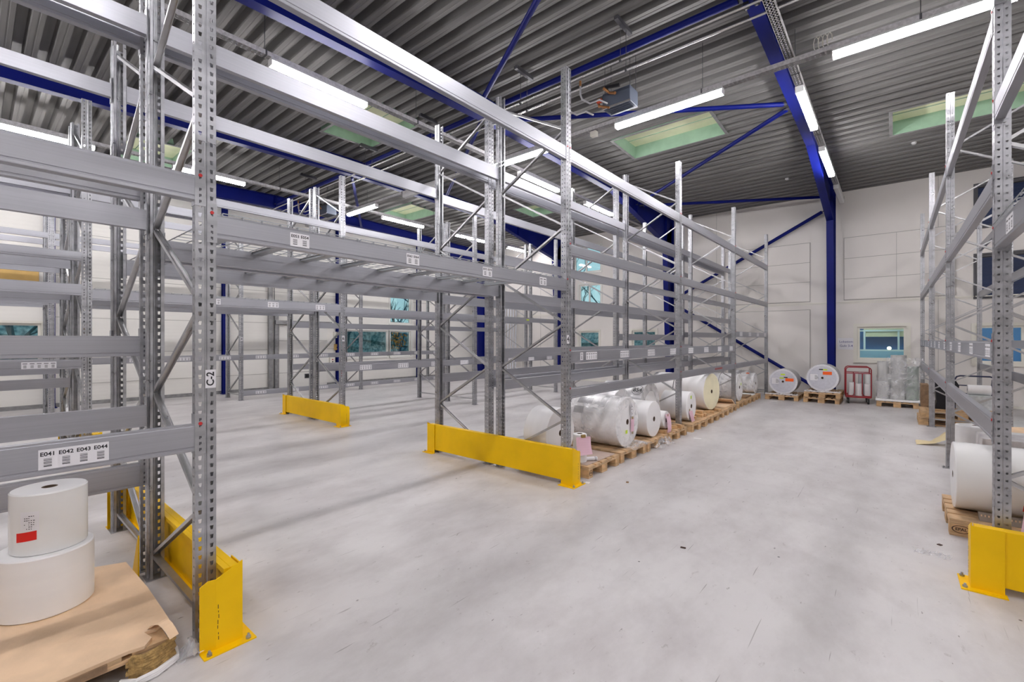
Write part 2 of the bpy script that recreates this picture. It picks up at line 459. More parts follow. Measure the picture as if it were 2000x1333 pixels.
window(9, 'x', 9.0, 11.12, 1.0, 2.06, XL, 1, WFRAME)
window(10, 'x', 11.22, 12.28, 1.0, 2.06, XL, 1, WFRAME, trim=.08)
window(11, 'x', 11.22, 12.28, 2.36, 4.3, XL, 1, WFRAME)
window(12, 'x', -1.1, 1.14, 1.12, 2.08, XL, 1, CREAMW)

# far wall trim strips, seams and blanked openings
m = MB()
m.box(XL, XR, YF - .012, YF, 2.72, 2.735, CREAMW); m.box(XL, XR, YF - .02, YF, 2.76, 2.79, CREAMW)
struct(m.build('trim_1'))
SEAM = mat('panel_seam', (.40, .385, .36), .6)
def blank(idx, x0, x1, z0, z1, rows, cols):
    m = MB(); m.box(x0, x1, YF - .03, YF, z0, z1, WALLF, .004)
    for k in range(1, rows): m.box(x0, x1, YF - .033, YF - .0295, z0 + (z1 - z0) * k / rows - .006, z0 + (z1 - z0) * k / rows + .006, SEAM)
    for k in range(1, cols): m.box(x0 + (x1 - x0) * k / cols - .004, x0 + (x1 - x0) * k / cols + .004, YF - .033, YF - .0295, z0, z1, SEAM)
    for a, b, c, d in ((x0 - .014, x1 + .014, z0 - .014, z0), (x0 - .014, x1 + .014, z1, z1 + .014), (x0 - .014, x0, z0, z1), (x1, x1 + .014, z0, z1)):
        m.box(a, b, YF - .02, YF, c, d, SEAM)
    struct(m.build('trim_%d' % idx))
blank(2, -1.09, 1.22, 2.84, 4.62, 3, 2)
blank(3, -4.3, -1.93, 2.84, 4.60, 3, 1)
blank(4, -4.3, -1.93, .04, 2.58, 1, 1)
m = MB()
for x in (-15, -14, -13, -12, -11.3, -8.4, -5.4, -4.6, .9, 3.8, 4.8, 5.6):
    m.box(x - .004, x + .004, YF - .004, YF, 0, 6.0, SEAM)
struct(m.build('trim_5'))
m = MB()
for z in (.55, 1.35, 2.25, 3.3, 4.4, 5.5):
    for a, b in ((YB, -1.2), (1.25, 8.9), (12.4, YF)):
        m.box(XL, XL + .005, a, b, z - .006, z + .006, SEAM)
struct(m.build('trim_6'))
m = MB(); m.box(XL, XL + .02, YB, YF, 0, .1, GREYM); struct(m.build('baseboard_left'))
m = MB(); m.box(XL, XR, YF - .02, YF, 0, .06, CREAMW); struct(m.build('baseboard_far'))
# sectional gate in the left wall
m = MB(); m.box(XL + .005, XL + .05, 6.75, 8.45, .02, 2.18, DOORW)
for z in (.55, 1.1, 1.65): m.box(XL + .05, XL + .054, 6.75, 8.45, z - .008, z + .008, SEAM)
dr = struct(m.build('door_1'))
m = MB(); m.box(XL + .05, XL + .065, 7.62, 7.9, .32, .48, DKGREY, .006); m.box(XL + .064, XL + .07, 7.65, 7.87, .345, .455, BLACK); m.build('door_window', dr)
m = MB(); m.box(XL + .005, XL + .12, 6.4, 6.52, 0, 4.6, GREYM); m.box(XL + .005, XL + .10, 6.6, 6.72, 0, 3.0, GREYM)
m.tube([(XL + .16, 6.55, .1), (XL + .16, 6.55, 3.6)], .012, DKGREY, 6); m.build('guide_rail', dr)
m = MB(); m.box(XL + .005, XL + .16, 6.6, 8.6, 2.2, 2.34, GREYM, .01); m.build('header_rail', dr)
m = MB(); m.box(XL + .005, XL + .05, 3.2, 3.26, 0, 3.2, GREYM); m.build('guide_rail', dr)
# ochre board fixed on the left wall
m = MB(); m.box(XL + .001, XL + .03, -1.3, 1.1, 2.88, 3.62, OCHRE, .004)
tag(m.build('wall_board'), 'ochre yellow board fixed high on the left wall above a window', 'board')
# control boxes near gate
def cbox(y0, y1, z0, z1, mt, lab, btn=()):
    r = thing('control_box', lab, 'control box', (XL, (y0 + y1) / 2, z0), group=None)
    m = MB(); m.box(.001, .09, -(y1 - y0) / 2, (y1 - y0) / 2, 0, z1 - z0, mt, .008); m.build('casing', r)
    for dz, bm_ in btn:
        m = MB(); m.tube([(.09, 0, dz), (.105, 0, dz)], .022, bm_, 10); m.build('button', r)
cbox(8.72, 8.92, 1.75, 1.98, CREAMW, 'pale control box highest on the wall between gate and blue column')
cbox(8.75, 8.9, 1.30, 1.52, OCHRE, 'small tan switch box on the wall beside the gate', ((.1, BLACK),))
cbox(8.55, 8.75, .8, 1.05, CREAMW, 'pale control box with red button beside the gate', ((.15, REDPIN), (.07, BLACK)))
m = MB(); m.tube([(XL + .06, 9.0, .25), (XL + .06, 9.0, .62)], .06, RED, 14); m.tube([(XL + .06, 9.0, .62), (XL + .06, 9.0, .70)], .02, BLACK, 8)
tag(m.build('fire_extinguisher'), 'small red fire extinguisher on the left wall beside the gate', 'fire extinguisher')

# sign on the far wall
sg = thing('wall_sign', 'white paper sign reading Lokation Gulv 3-4 left of the far window', 'sign', (-1.045, YF, 1.40))
m = MB(); m.box(-.2, .2, -.004, -.001, 0, .33, CARD); m.build('sheet', sg)
m = MB()
text_into(m, 'Lokation:', .088, lambda x, y: (x, -.0048, .225 + y), mat('sign_ink', (.10, .10, .28), .5))
text_into(m, 'Gulv 3-4', .088, lambda x, y: (x, -.0048, .105 + y), MATS['sign_ink']); m.build('lettering', sg)

# rooms and ground beyond the windows ---------------------------------
m = MB(); m.box(XL - 14, XL - .3, -12, 30, -.25, -.05, GRASS); m.box(XL - .3, -5, YF + .3, 34, -.25, -.05, GRASS)
struct(m.build('outside_ground'))
OB = mat('office_blue_wall', (.05, .22, .55), .5); OW = mat('office_white', (.7, .78, .8), .5); OY = mat('office_cream', (.75, .68, .42), .5)
m = MB()
m.box(-2.2, 5.2, YF + 3.0, YF + 3.1, 0, 3.2, OB); m.box(-2.2, 5.2, YF + .17, YF + 3.0, 2.62, 2.7, OY); m.box(-2.2, 5.2, YF + .17, YF + 3.0, -.05, 0, OW)
m.box(-2.3, -2.2, YF + .17, YF + 3.1, 0, 3.2, OB); m.box(5.2, 5.3, YF + .17, YF + 3.1, 0, 3.2, OW)
struct(m.build('wall_office'))
m = MB(); m.box(-1.9, 1.5, YF + 2.5, YF + 2.56, 1.32, 1.37, OW)
for x in (-1.6, -.75, .1, .95): m.box(x, x + .05, YF + 2.5, YF + 2.56, 1.37, 1.95, OW)
m.box(-1.9, 1.5, YF + 2.5, YF + 2.56, 1.95, 2.0, OW)
m.box(-1.9, 1.5, YF + 2.5, YF + 2.56, 0, 1.32, mat('office_teal', (.28, .46, .60), .5)); m.box(-.75, .9, YF + 2.57, YF + 2.6, 1.78, 2.6, mat('office_glow_band', (.72, .68, .48), .5))  # cream band paints the warm glow onto the office back wall
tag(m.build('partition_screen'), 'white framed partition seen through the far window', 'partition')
def globe(x, y, z, r):
    m = MB(); prof = [(r * math.sin(PI * k / 12) + .0005, z - r * math.cos(PI * k / 12)) for k in range(13)]
    m.lathe(prof, WARM_ON, 20); o = m.build('globe_lamp', None, (x, y, 0), smooth=True)
    return o
tag(globe(-.1, YF + 2.0, 1.42, .055), 'warm glowing lamp seen through the far window', 'lamp')
m = MB(); m.box(-1.5, -.3, YF + 1.2, YF + 1.5, 2.56, 2.61, OFF_ON); m.box(1.8, 3.2, YF + 1.2, YF + 1.5, 2.56, 2.61, OFF_ON)
tag(m.build('office_lamp'), 'lit ceiling lamp in the office behind the far window', 'lamp')

def bare_tree(x, y, h, seed, lab):
    rnd = random.Random(seed); m = MB()
    def branch(p, d, L, r, lv):
        n = 4; pts = [p]; q = Vector(p); dd = Vector(d)
        for k in range(n):
            dd = (dd + Vector((rnd.uniform(-.16, .16), rnd.uniform(-.16, .16), rnd.uniform(-.05, .10)))).normalized()
            q = q + dd * (L / n); pts.append(tuple(q))
        m.tube(pts, [r * (1 - .5 * k / n) for k in range(n + 1)], BARK, 5, False)
        if lv > 0:
            for k in range(4 if lv > 1 else 5):
                t = rnd.randint(1, n); nd = (dd + Vector((rnd.uniform(-1, 1), rnd.uniform(-1, 1), rnd.uniform(-.2, .7)))).normalized()
                branch(pts[t], nd, L * rnd.uniform(.5, .7), r * .48, lv - 1)
    branch((0, 0, 0), (0, 0, 1), h, h * .035, 3)
    tag(m.build('bare_tree', None, (x, y, -.06)), lab, 'tree', 'bare trees outside the windows')
for i, (x, y, h) in enumerate(((-20, 10.5, 3.6), (-19, 14.2, 3.2), (-22, 12.5, 4.2), (-21, 16.5, 4.0), (-19.5, 1.0, 3.0), (-18.5, 17.8, 3), (-21, 5, 3.6))):
    bare_tree(x, y, h, i + 3, 'bare dark tree standing outside the left wall windows')
for i, (x, y, h) in enumerate(((-12.5, 20, 3.8), (-15, 22, 4.4), (-9.5, 19.5, 3.2), (-11.5, 24, 5.0))):
    bare_tree(x, y, h, i + 30, 'bare dark tree standing outside behind the far wall')
LEAF = mat('reflection_orange', (.75, .30, .06), .7)  # orange of the reflection in the small window, given to leaf shapes
m = MB(); rnd = random.Random(21)
for k in range(7):
    a = rnd.uniform(0, 6.28); p = (.25 * math.cos(a), .35 * math.sin(a), 1.2 + rnd.uniform(.3, 1.0)); m.tube([(0, 0, 0), (p[0] * .4, p[1] * .4, p[2] * .6), p], .012, BARK, 5)
for k in range(130):
    a = rnd.uniform(0, 6.28); r_ = rnd.uniform(.05, .42); c = Vector((r_ * math.cos(a), r_ * math.sin(a), rnd.uniform(1.35, 2.15))); u = Vector((rnd.uniform(-1, 1), rnd.uniform(-1, 1), rnd.uniform(-1, 1))).normalized() * .05; v = u.orthogonal().normalized() * .04
    m.quad(tuple(c - u), tuple(c + v), tuple(c + u), tuple(c - v), LEAF)
tag(m.build('standin_shrub', None, (-17.4, 12.6, -.06)), 'orange leaved shrub put in for a reflection in the small left wall window', 'standin_shrub')  # leafy shape added in place of an orange reflection in the pane
HEDG = mat('dark_hedge', (.10, .19, .20), .9, scale=7, col2=(.42, .54, .54))
def hedge(x0, x1, y0, y1, h, lab):
    bm = bmesh.new(); bmesh.ops.create_cube(bm, size=1); bmesh.ops.subdivide_edges(bm, edges=bm.edges[:], cuts=7, use_grid_fill=True)
    for v in bm.verts:
        v.co = Vector(((x0 + x1) / 2 + v.co.x * (x1 - x0), (y0 + y1) / 2 + v.co.y * (y1 - y0), h / 2 + v.co.z * h - .05))
        if v.co.z > .1: v.co += Vector((random.uniform(-.25, .25), random.uniform(-.25, .25), random.uniform(-.3, .3)))
    m = MB(); m.add_bm(bm, HEDG); tag(m.build('hedge'), lab, 'hedge')
hedge(-24.5, -23.3, 4, 22, 2.6, 'dark hedge far outside the left windows')
hedge(-24.5, -23.3, -6, 3.5, 2.6, 'dark hedge outside the near left window')
hedge(-18, -5, 26, 27, 2.8, 'dark hedge outside behind the far wall')

# ------------------------------------------------------------------ blue portal frames
def flangebox(m, a, b, w, t):
    m.bar(a, b, w, t, BLUE)
def portal(x, lab, short=False):
    r = thing('portal_frame', lab, 'steel frame', (x, YF, 0), group='blue portal frames')
    fw, ft = .17, .014
    def zt(y): return zc(y) - .005
    def zb(y):
        for (a, za), (b, zb_) in zip(K[:-1], K[1:]):
            if a <= y <= b: return za + (zb_ - za) * (y - a) / (b - a)
    K = [(YB, 5.45), (-2, 5.72), (YR, 5.93), (11.6, 5.86), (15.45, 5.02)]
    m = MB()
    ys = [YB, -2, YR, 11.6, 15.45, 16.06]
    # web polygon
    top = [(y, zt(y) - ft) for y in (YB, YR, 16.06)]
    bot = [(16.06, 5.02), (15.45, 5.02), (11.6, 5.86), (YR, 5.93), (-2, 5.72), (YB, 5.45)]
    for (a, za), (b, zb_) in zip(K[:-1], K[1:]):
        m.box(0, 0, 0, 0, 0, 0, BLUE) if False else None
        m.prism([(a - YF, za), (b - YF, zb_), (b - YF, zt(b) - ft), (a - YF, zt(a) - ft)], 'x', -.005, .005, BLUE)
    m.prism([(15.45 - YF, 5.02), (16.06 - YF, 5.02), (16.06 - YF, zt(16.06) - ft), (15.45 - YF, zt(15.45) - ft)], 'x', -.005, .005, BLUE)
    m.build('web', r)
    m = MB()
    for (a, za), (b, zb_) in zip(K[:-1], K[1:]): m.bar((0, a - YF, za), (0, b - YF, zb_), fw, ft, BLUE)
    m.build('bottom_flange', r)
    m = MB()
    m.bar((0, YB - YF, zt(YB) - ft), (0, YR - YF, zt(YR) - ft), fw, ft, BLUE); m.bar((0, YR - YF, zt(YR) - ft), (0, 16.1 - YF, zt(16.1) - ft), fw, ft, BLUE)
    m.build('top_flange', r)
    m = MB()
    m.prism([(15.78 - YF, 0.02), (16.1 - YF, 0.02), (16.1 - YF, 5.9), (15.45 - YF, 5.02)], 'x', -.005, .005, BLUE)
    m.bar((0, 15.78 - YF, .02), (0, 15.45 - YF, 5.02), fw, ft, BLUE, up=(0, 1, 0)); m.bar((0, 16.1 - YF, .02), (0, 16.1 - YF, zt(16.1)), fw, ft, BLUE, up=(0, 1, 0))
    m.box(-.11, .11, 15.72 - YF, 16.16 - YF, 0, .02, BLUE)
    m.build('column', r)
    m = MB()
    for y in (2.1, YR, 9.4, 13.1, 15.45):
        for s in (-1, 1): m.box(min(0, s * .08), max(0, s * .08), y - YF - .005, y - YF + .005, zb(y) + ft / 2, zt(y) - ft * 1.5, BLUE)
    m.build('stiffener', r)
PX = [-1.36, -6.06, -10.72, -15.3, 3.4]
portal(PX[0], 'blue steel frame crossing the aisle roof beside the end wall sign')
portal(PX[1], 'blue steel frame above the racks, column standing behind the aisle rack')
portal(PX[2], 'blue steel frame over the middle rack row, second from the left wall')
portal(PX[3], 'blue steel frame closest to the left wall')
portal(PX[4], 'blue steel frame above the right hand racks')
# wind columns of the left wall
for i, y in enumerate((1.30, 5.10, 8.87, 12.62)):
    r = thing('wall_column', ['blue column on the left wall nearest the ochre board', 'blue column on the left wall between ochre board and gate',
              'blue column on the left wall right of the gate', 'blue column on the left wall furthest from the gate, beside the windows'][i], 'column', (XL, y, 0), group='blue columns along the left wall')
    m = MB(); m.box(.03, .16, -.005, .005, .02, 5.9, BLUE); m.build('web', r)
    m = MB(); m.box(.155, .168, -.07, .07, .02, 5.9, BLUE); m.build('flange', r)
    m = MB(); m.box(.022, .034, -.07, .07, .02, 5.9, BLUE); m.build('flange', r)
    m = MB(); m.box(.022, .24, -.1, .1, 0, .02, BLUE); m.build('base_plate', r)

def strut(name, a, b, rad, lab, cat, grp):
    a = Vector(a); b = Vector(b); r = thing(name, lab, cat, tuple(a), group=grp); d = b - a; u = d.normalized()
    m = MB(); m.tube([tuple(u * .12), tuple(d - u * .12)], rad, BLUE, 14); m.build('tube', r, smooth=True)
    for p, q in ((Vector((0, 0, 0)), u * .14), (d, d - u * .14)):
        m = MB(); m.bar(tuple(p), tuple(q), .09, .012, DKGREY); m.build('end_plate', r)
zb_ = 5.98
spans = [(PX[4], PX[0]), (PX[0], PX[1]), (PX[1], PX[2]), (PX[2], PX[3])]
wh = ['over the right hand racks', 'over the aisle rack', 'over the middle rack rows', 'next to the left wall']
for (xa, xb), w_ in zip(spans, wh):
    strut('ridge_tube', (xa - .05, YR, 6.05), (xb + .05, YR, 6.05), .048, 'long blue ridge tube beside the silver pipes ' + w_, 'steel tube', 'blue ridge tubes')
BR = [((-1.42, 9.5, 5.93), (-6.0, 6.62, 5.97), 'blue diagonal roof tube passing behind the heater'),
      ((-6.0, 6.12, 5.98), (-1.42, 3.4, 5.95), 'blue diagonal roof tube rising to the top edge left of the heater'),
      ((-1.42, 9.62, 5.93), (-6.0, 13.1, 5.80), 'blue diagonal roof tube passing beneath the skylight'),
      ((-1.42, 15.9, 5.80), (-6.0, 13.3, 5.82), 'blue roof tube lowest, just above the end wall'),
      ((-6.12, 6.4, 5.96), (-10.66, 9.4, 5.9), 'blue diagonal roof tube behind the high rack beams'),
      ((-10.8, 6.4, 5.96), (-15.2, 9.4, 5.9), 'blue diagonal roof tube near the left wall')]
for a, b, l in BR: strut('roof_brace', a, b, .042, l, 'steel tube', 'blue roof braces')
strut('wall_brace', (-1.50, 16.12, 5.50), (-6.0, 16.12, 3.12), .05, 'upper dark blue diagonal tube on the end wall', 'steel tube', 'end wall braces')
strut('wall_brace', (-6.0, 16.12, 2.96), (-1.50, 16.12, .10), .05, 'lower dark blue diagonal tube on the end wall', 'steel tube', 'end wall braces')
# bolted gusset clamps on near frame
m = MB()
for s in (-1, 1): m.box(PX[0] + s * .06 - .03, PX[0] + s * .06 + .03, YR - .1, YR - .02, 5.86, 5.92, BLACK); m.tube([(PX[0] + s * .06, YR - .06, 5.84), (PX[0] + s * .06, YR - .06, 5.87)], .014, PIPE, 8)
tag(m.build('beam_clamp'), 'pair of black bolted clamps under the near blue frame', 'clamp')

# ------------------------------------------------------------------ pipes, heater, trunking and lamps
for y, z, l in ((6.04, 5.72, 'silver heating pipe nearer the blue ridge tube'), (6.22, 5.66, 'silver heating pipe lower of the parallel pair')):
    r = thing('heating_pipe', l, 'pipe', (XL + 1, y, z), group='silver pipes under the ridge')
    m = MB(); m.tube([(0, 0, 0), (XR - XL - 1, 0, 0)], .017, PIPE, 12); m.build('pipe', r, smooth=True)
    for x in (-12.6, -9.6, -7.4, -4.87, -3.02, -.3, 2.4):
        m = MB(); m.tube([(x - XL - 1, 0, 0), (x - XL - 1, 0, zc(y) - z)], .004, DKGREY, 6); m.tube([(x - XL - 1 - .015, 0, 0), (x - XL - 1 + .015, 0, 0)], .026, DKGREY, 10); m.build('hanger', r)
for x in (-12.6, -9.6, -7.4, -4.87, -3.02, -.3, 2.4):
    m = MB(); m.box(x - .03, x + .03, 5.9, 6.36, 6.24, 6.29, DKGREY)
    m.box(x - .022, x + .022, 5.92, 6.34, 6.29, 6.31, DKGREY)
    tag(m.build('pipe_bracket'), 'dark bracket rail under the roof carrying the two pipe hangers', 'bracket', 'pipe bracket rails')
def heater(x, y, z, lab):
    r = thing('air_heater', lab, 'heater', (x, y, z))
    m = MB(); m.box(-.24, .24, 0, .30, 0, .25, HEATER, .01); m.box(-.25, .25, -.012, 0, -.01, .015, PIPE); m.build('casing', r)
    m = MB()
    for k in range(4): m.box(-.2, .2, .06 + k * .055, .065 + k * .055, -.012, 0, HEATER)
    m.build('louvre', r)
    for sx, sy in ((-.22, .05), (.22, .05), (-.22, .26), (.22, .26)):
        m = MB(); m.tube([(sx, sy, .26), (sx, sy, zc(y) - z + .02)], .005, DKGREY, 6); m.build('hanger_rod', r)
    m = MB(); m.bar((-.16, -.05, .31), (.08, -.03, .28), .04, .04, BLACK); m.build('actuator', r)
    m = MB(); m.tube([(-.18, -.08, .30), (-.1, -.02, .22), (.02, -.06, .16)], .022, COPPER, 8); m.tube([(-.28, -.05, .05), (-.16, -.05, 0), (-.1, -.02, -.02)], .018, COPPER, 8)
    m.tube([(-.3, -.03, .18), (-.28, -.03, .04)], .02, COPPER, 8); m.build('valve', r, smooth=True)
    m = MB(); m.tube([(-.30, -.06, .12), (-.22, -.06, .12)], .035, mat('red_valve', (.5, .06, .02), .4), 10); m.build('valve_wheel', r)
    for px, py in ((-.62, 6.22 - y), (-.27, 6.04 - y)):
        pts = [(px, py, 5.66 - z), (px, py, 5.55 - z - .1), (px + .02, py + .02, 5.40 - z - .02), (px + .08, py + .15, 5.40 - z - .05), (px + .16, py + .3, 5.5 - z - .06), (px + .26, min(py + .38, -.04), 5.50 - z - .12)]
        m = MB(); m.tube(pts, .014, HOSE, 8); m.build('hose', r, smooth=True)
        m = MB(); m.tube([pts[0], (px, py, 5.58 - z)], .018, COPPER, 8); m.build('fitting', r)
heater(-3.42, 6.68, 5.46, 'blue grey air heater with hoses hanging beside the lit lamp row')
heater(-12.75, 6.62, 5.33, 'distant air heater glimpsed behind the middle rack uprights')

TZ = 5.50
def trunk(axis, c, a0, a1, lab):
    TZ = 5.50 if axis == 'x' else 5.62
    r = thing('lighting_trunk', lab, 'cable tray', ((a0 + a1) / 2, c, TZ) if axis == 'x' else (c, (a0 + a1) / 2, TZ), rot=(0, 0, 0 if axis == 'x' else PI / 2), group='lamp trunking')
    L = (a1 - a0) / 2
    m = MB(); s = 0.1; x = -L
    m.box(-L, L, -.055, -.048, .0, .062, TRAY); m.box(-L, L, .048, .055, 0, .062, TRAY)
    while x < L - .01:
        m.box(x, x + .040, -.048, .048, 0, .004, TRAY); x += .06
    m.box(-L, L, -.01, .01, 0, .004, TRAY); m.box(-L, L, -.048, -.03, 0, .004, TRAY); m.box(-L, L, .03, .048, 0, .004, TRAY)
    m.build('perforated_rail', r)
    n = max(2, int(2 * L / 2.4))
    for k in range(n + 1):
        x = -L + .3 + (2 * L - .6) * k / n
        Y = c if axis == 'x' else (a0 + a1) / 2 + x
        m = MB(); m.tube([(x, 0, .05), (x, 0, zc(Y) + .02 - TZ)], .005, DKGREY, 6); m.box(x - .012, x + .012, -.06, .06, -.004, .07, DKGREY); m.build('hanger_rod', r)
trunk('x', 7.33, -15.2, 5.6, 'perforated lamp trunk crossing the whole hall below the ridge')
trunk('x', -1.6, -15.2, 5.6, 'added unseen lamp trunk crossing the hall behind the lens')  # unseen trunk, added to carry fill lamps behind the lens
trunk('y', -1.115, -5.5, 16.0, 'perforated lamp trunk running beside the near blue frame')
trunk('y', -6.687, -5.5, 16.0, 'perforated lamp trunk above the aisle rack beams')
trunk('y', -12.384, -5.5, 16.0, 'perforated lamp trunk nearest the left wall')
trunk('y', 4.231, -5.5, 16.0, 'added unseen lamp trunk over the right hand racks')  # unseen trunk, added for the right hand fill lamps
# end clips so the two trunk directions never share the same space
def lamp(axis, c, a0, a1, lab, on=True):
    TZ = 5.504 if axis == 'x' else 5.624
    if axis == 'y': c *= 1.032; a0 *= 1.032; a1 *= 1.032
    L = (a1 - a0) / 2
    r = thing('tube_lamp', lab, 'lamp', ((a0 + a1) / 2, c, TZ - .085) if axis == 'x' else (c, (a0 + a1) / 2, TZ - .085), rot=(0, 0, 0 if axis == 'x' else PI / 2), group='tube lamps under the trunking')
    m = MB(); m.box(-L, L, -.06, .06, .045, .08, LHOUS, .006); m.build('housing', r)
    m = MB(); w = .056
    poly = [(-w, .045), (-w, .0), (-w * .75, -.022), (w * .75, -.022), (w, .0), (w, .045)]
    m.prism(poly, 'x', -L + .012, L - .012, LAMP_ON if on else LOFF); m.build('diffuser', r)
    for s in (-1, 1):
        m = MB(); m.box(min(s * L, s * (L - .012)), max(s * L, s * (L - .012)), -.058, .058, -.022, .05, LHOUS, .004); m.build('end_cap', r)
LX = [(-12.56, -11.08, 'lit lamp on the cross trunk, seen above the middle rack uprights', True), (-9.83, -8.41, 'unlit lamp on the cross trunk behind the long rack beams', False),
      (-6.72, -5.19, 'lit lamp on the cross trunk just left of the tall end upright', True), (-3.75, -1.97, 'lit lamp on the cross trunk between heater and near blue frame', True),
      (-.62, 1.05, 'large lit lamp on the cross trunk at the top right', True), (3.0, 4.5, 'lit lamp on the cross trunk over the right racks', True)]
for a, b, l, on in LX: lamp('x', 7.33, a, b, l, on)
for a, b, l in ((-14.6, -13.1, 'farthest left'), (-10.6, -9.1, 'second from the left'), (-8.4, -6.95, 'third from the left'), (-5.2, -3.7, 'fourth from the left'), (1.2, 2.7, 'rightmost')): lamp('x', -1.6, a, b, 'added unseen fill lamp on the cross trunk behind the lens, ' + l)  # unseen lamps added to brighten the left side of the hall
LY = [(-1.08, 8.0, 9.64, 'lit lamp beside the near blue frame, larger of the two below the crossing', True), (-1.08, 10.79, 12.65, 'lit lamp beside the near blue frame, nearer the end wall', True),
      (-1.08, 13.68, 15.3, 'unlit lamp beside the top of the blue end wall column', False), (-1.08, 2.8, 4.3, 'lit lamp above the aisle just out of the top of the view', True), (-1.08, -.3, 1.2, 'added unseen fill lamp above the aisle over the lens', True), (-1.08, -3.4, -1.9, 'added unseen fill lamp above the aisle behind the lens', True),  # the lamps over and behind the lens are added, unseen fill
      (-6.48, 2.62, 4.09, 'long lit lamp high behind the upper rack beams, above the tunnel', True), (-6.48, 7.98, 9.54, 'lit lamp behind the tall end upright', True), (-6.48, 10.84, 12.4, 'lit lamp low between the tall upright and far racks', True),
      (-6.48, -1.9, -.4, 'added fill lamp over the near left rack, out of sight', True),  # added outside the view for more light
      (-12.0, -.05, 1.59, 'lit lamp at the left edge behind the big near beam', True), (-12.0, 2.84, 4.28, 'lit lamp just right of the near upright with red pins', True), (-12.0, 8.13, 9.71, 'lit lamp under the far green skylight', True),
      (-12.0, 11.11, 12.68, 'distant lit lamp above the far racks, middle of three', True), (-12.0, 14.0, 15.3, 'most distant lit lamp near the far corner', True), (-12.0, -3.4, -1.9, 'added unseen fill lamp near the left wall behind the lens', True),  # the lamp behind the lens is added, unseen fill
      (4.1, 1.0, 2.6, 'added unseen fill lamp over the right racks close to the lens', True), (4.1, 10.2, 11.8, 'added unseen fill lamp over the far right racks', True), (4.1, -3.0, -1.4, 'added unseen fill lamp over the right racks behind the lens', True)]  # right hand lamps are unseen, added for fill light
for c, a, b, l, on in LY: lamp('y', c, a, b, l, on)
m = MB(); m.box(-4.26, -4.14, 7.30, 7.40, 5.40, 5.495, CREAMW, .012)
tag(m.build('junction_box'), 'small cream junction box under the cross trunk', 'junction box')
def cable_loop(x, y):
    m = MB()
    for k in range(4):
        pts = [(x + k * .05, y, TZ + .06)] + [(x + k * .05 + .03 * math.cos(a), y + .02, TZ + .18 + .09 * math.sin(a)) for a in [PI * 1.2 - t * PI / 4 for t in range(6)]]
        m.tube(pts, .006, CREAMW, 6)
    tag(m.build('cable_loop', smooth=True), 'loose loops of pale cable on the cross trunk', 'cable')
cable_loop(-1.15 + .35, 7.33)
for x, y in ((-2.2, 14.2), (.35, 13.5), (3.2, 12.0)):
    r = thing('smoke_detector', 'small white smoke detector on the corrugated roof', 'smoke detector', (x, y, zc(y) + .0), group='roof smoke detectors')
    m = MB(); m.lathe([(.001, -.05), (.035, -.045), (.05, -.02), (.05, .0), (.001, 0)], LHOUS, 20); m.build('body', r, smooth=True)

# ------------------------------------------------------------------ pallet racking
PITCH = 3.7; UW = .10; UD = .08
def upright_mesh(H):
    """perforated omega post: front face at x=0 facing +x, width along y (0..UW)"""
    m = MB()
    segs = []
    # (p0, p1, holes) in (x, y)
    segs.append(((0, 0), (0, .043), [(.013, .031, .008, .5)]))
    segs.append(((0, .043), (-.007, .046), None)); segs.append(((-.007, .046), (-.007, .054), None)); segs.append(((-.007, .054), (0, .057), None))
    segs.append(((0, .057), (0, .10), [(.012, .030, .008, .5)]))
    for y in (0, .10):
        s = 1 if y == 0 else -1
        segs.append(((0, y), (-.036, y), [(.012, .026, .010, 1)]))
        segs.append(((-.036, y), (-.040, y + s * .009), None))
        segs.append(((-.040, y + s * .009), (-.080, y + s * .009), [(.012, .026, .010, 1)]))
        segs.append(((-.080, y + s * .009), (-.080, y + s * .028), None))
    n = int(H / .05)
    for p0, p1, holes in segs:
        L = math.hypot(p1[0] - p0[0], p1[1] - p0[1])
        def P(s, z): t = s / L; return (p0[0] + (p1[0] - p0[0]) * t, p0[1] + (p1[1] - p0[1]) * t, z)
        if holes is None:
            m.quad(P(0, 0), P(L, 0), P(L, H), P(0, H), GALV)
        else:
            h0, h1, hh, tr = holes[0]
            for k in range(n):
                z0 = k * .05; z1 = z0 + .05
                if hh == .008: zb, zt, nb = z0 + .013, z0 + .036, .003
                else: zb, zt, nb = z0 + .018, z0 + .031, .0015
                m.quad(P(0, z0), P(h0 + nb, z0), P(h0 + nb, zb), P(0, zb), GALV); m.quad(P(h0 + nb, z0), P(h1 - nb, z0), P(h1 - nb, zb), P(h0 + nb, zb), GALV); m.quad(P(h1 - nb, z0), P(L, z0), P(L, zb), P(h1 - nb, zb), GALV)
                m.quad(P(0, zb), P(h0 + nb, zb), P(h0, zt), P(0, zt), GALV); m.quad(P(h1 - nb, zb), P(L, zb), P(L, zt), P(h1, zt), GALV)
                m.quad(P(0, zt), P(h0, zt), P(h0, z1), P(0, z1), GALV); m.quad(P(h0, zt), P(h1, zt), P(h1, z1), P(h0, z1), GALV); m.quad(P(h1, zt), P(L, zt), P(L, z1), P(h1, z1), GALV)
    me = m.mesh('upright', weld=True)
    ob = bpy.data.objects.new('tmp', me); COL.objects.link(ob); md = ob.modifiers.new('s', 'SOLIDIFY'); md.thickness = .0025; md.offset = -1
    dg = bpy.context.evaluated_depsgraph_get(); out = bpy.data.meshes.new_from_object(ob.evaluated_get(dg)); out.name = 'upright_%d' % int(H * 100)
    bpy.data.objects.remove(ob); return out
UPM = {}
def upm(H):
    if H not in UPM: UPM[H] = upright_mesh(H)
    return UPM[H]
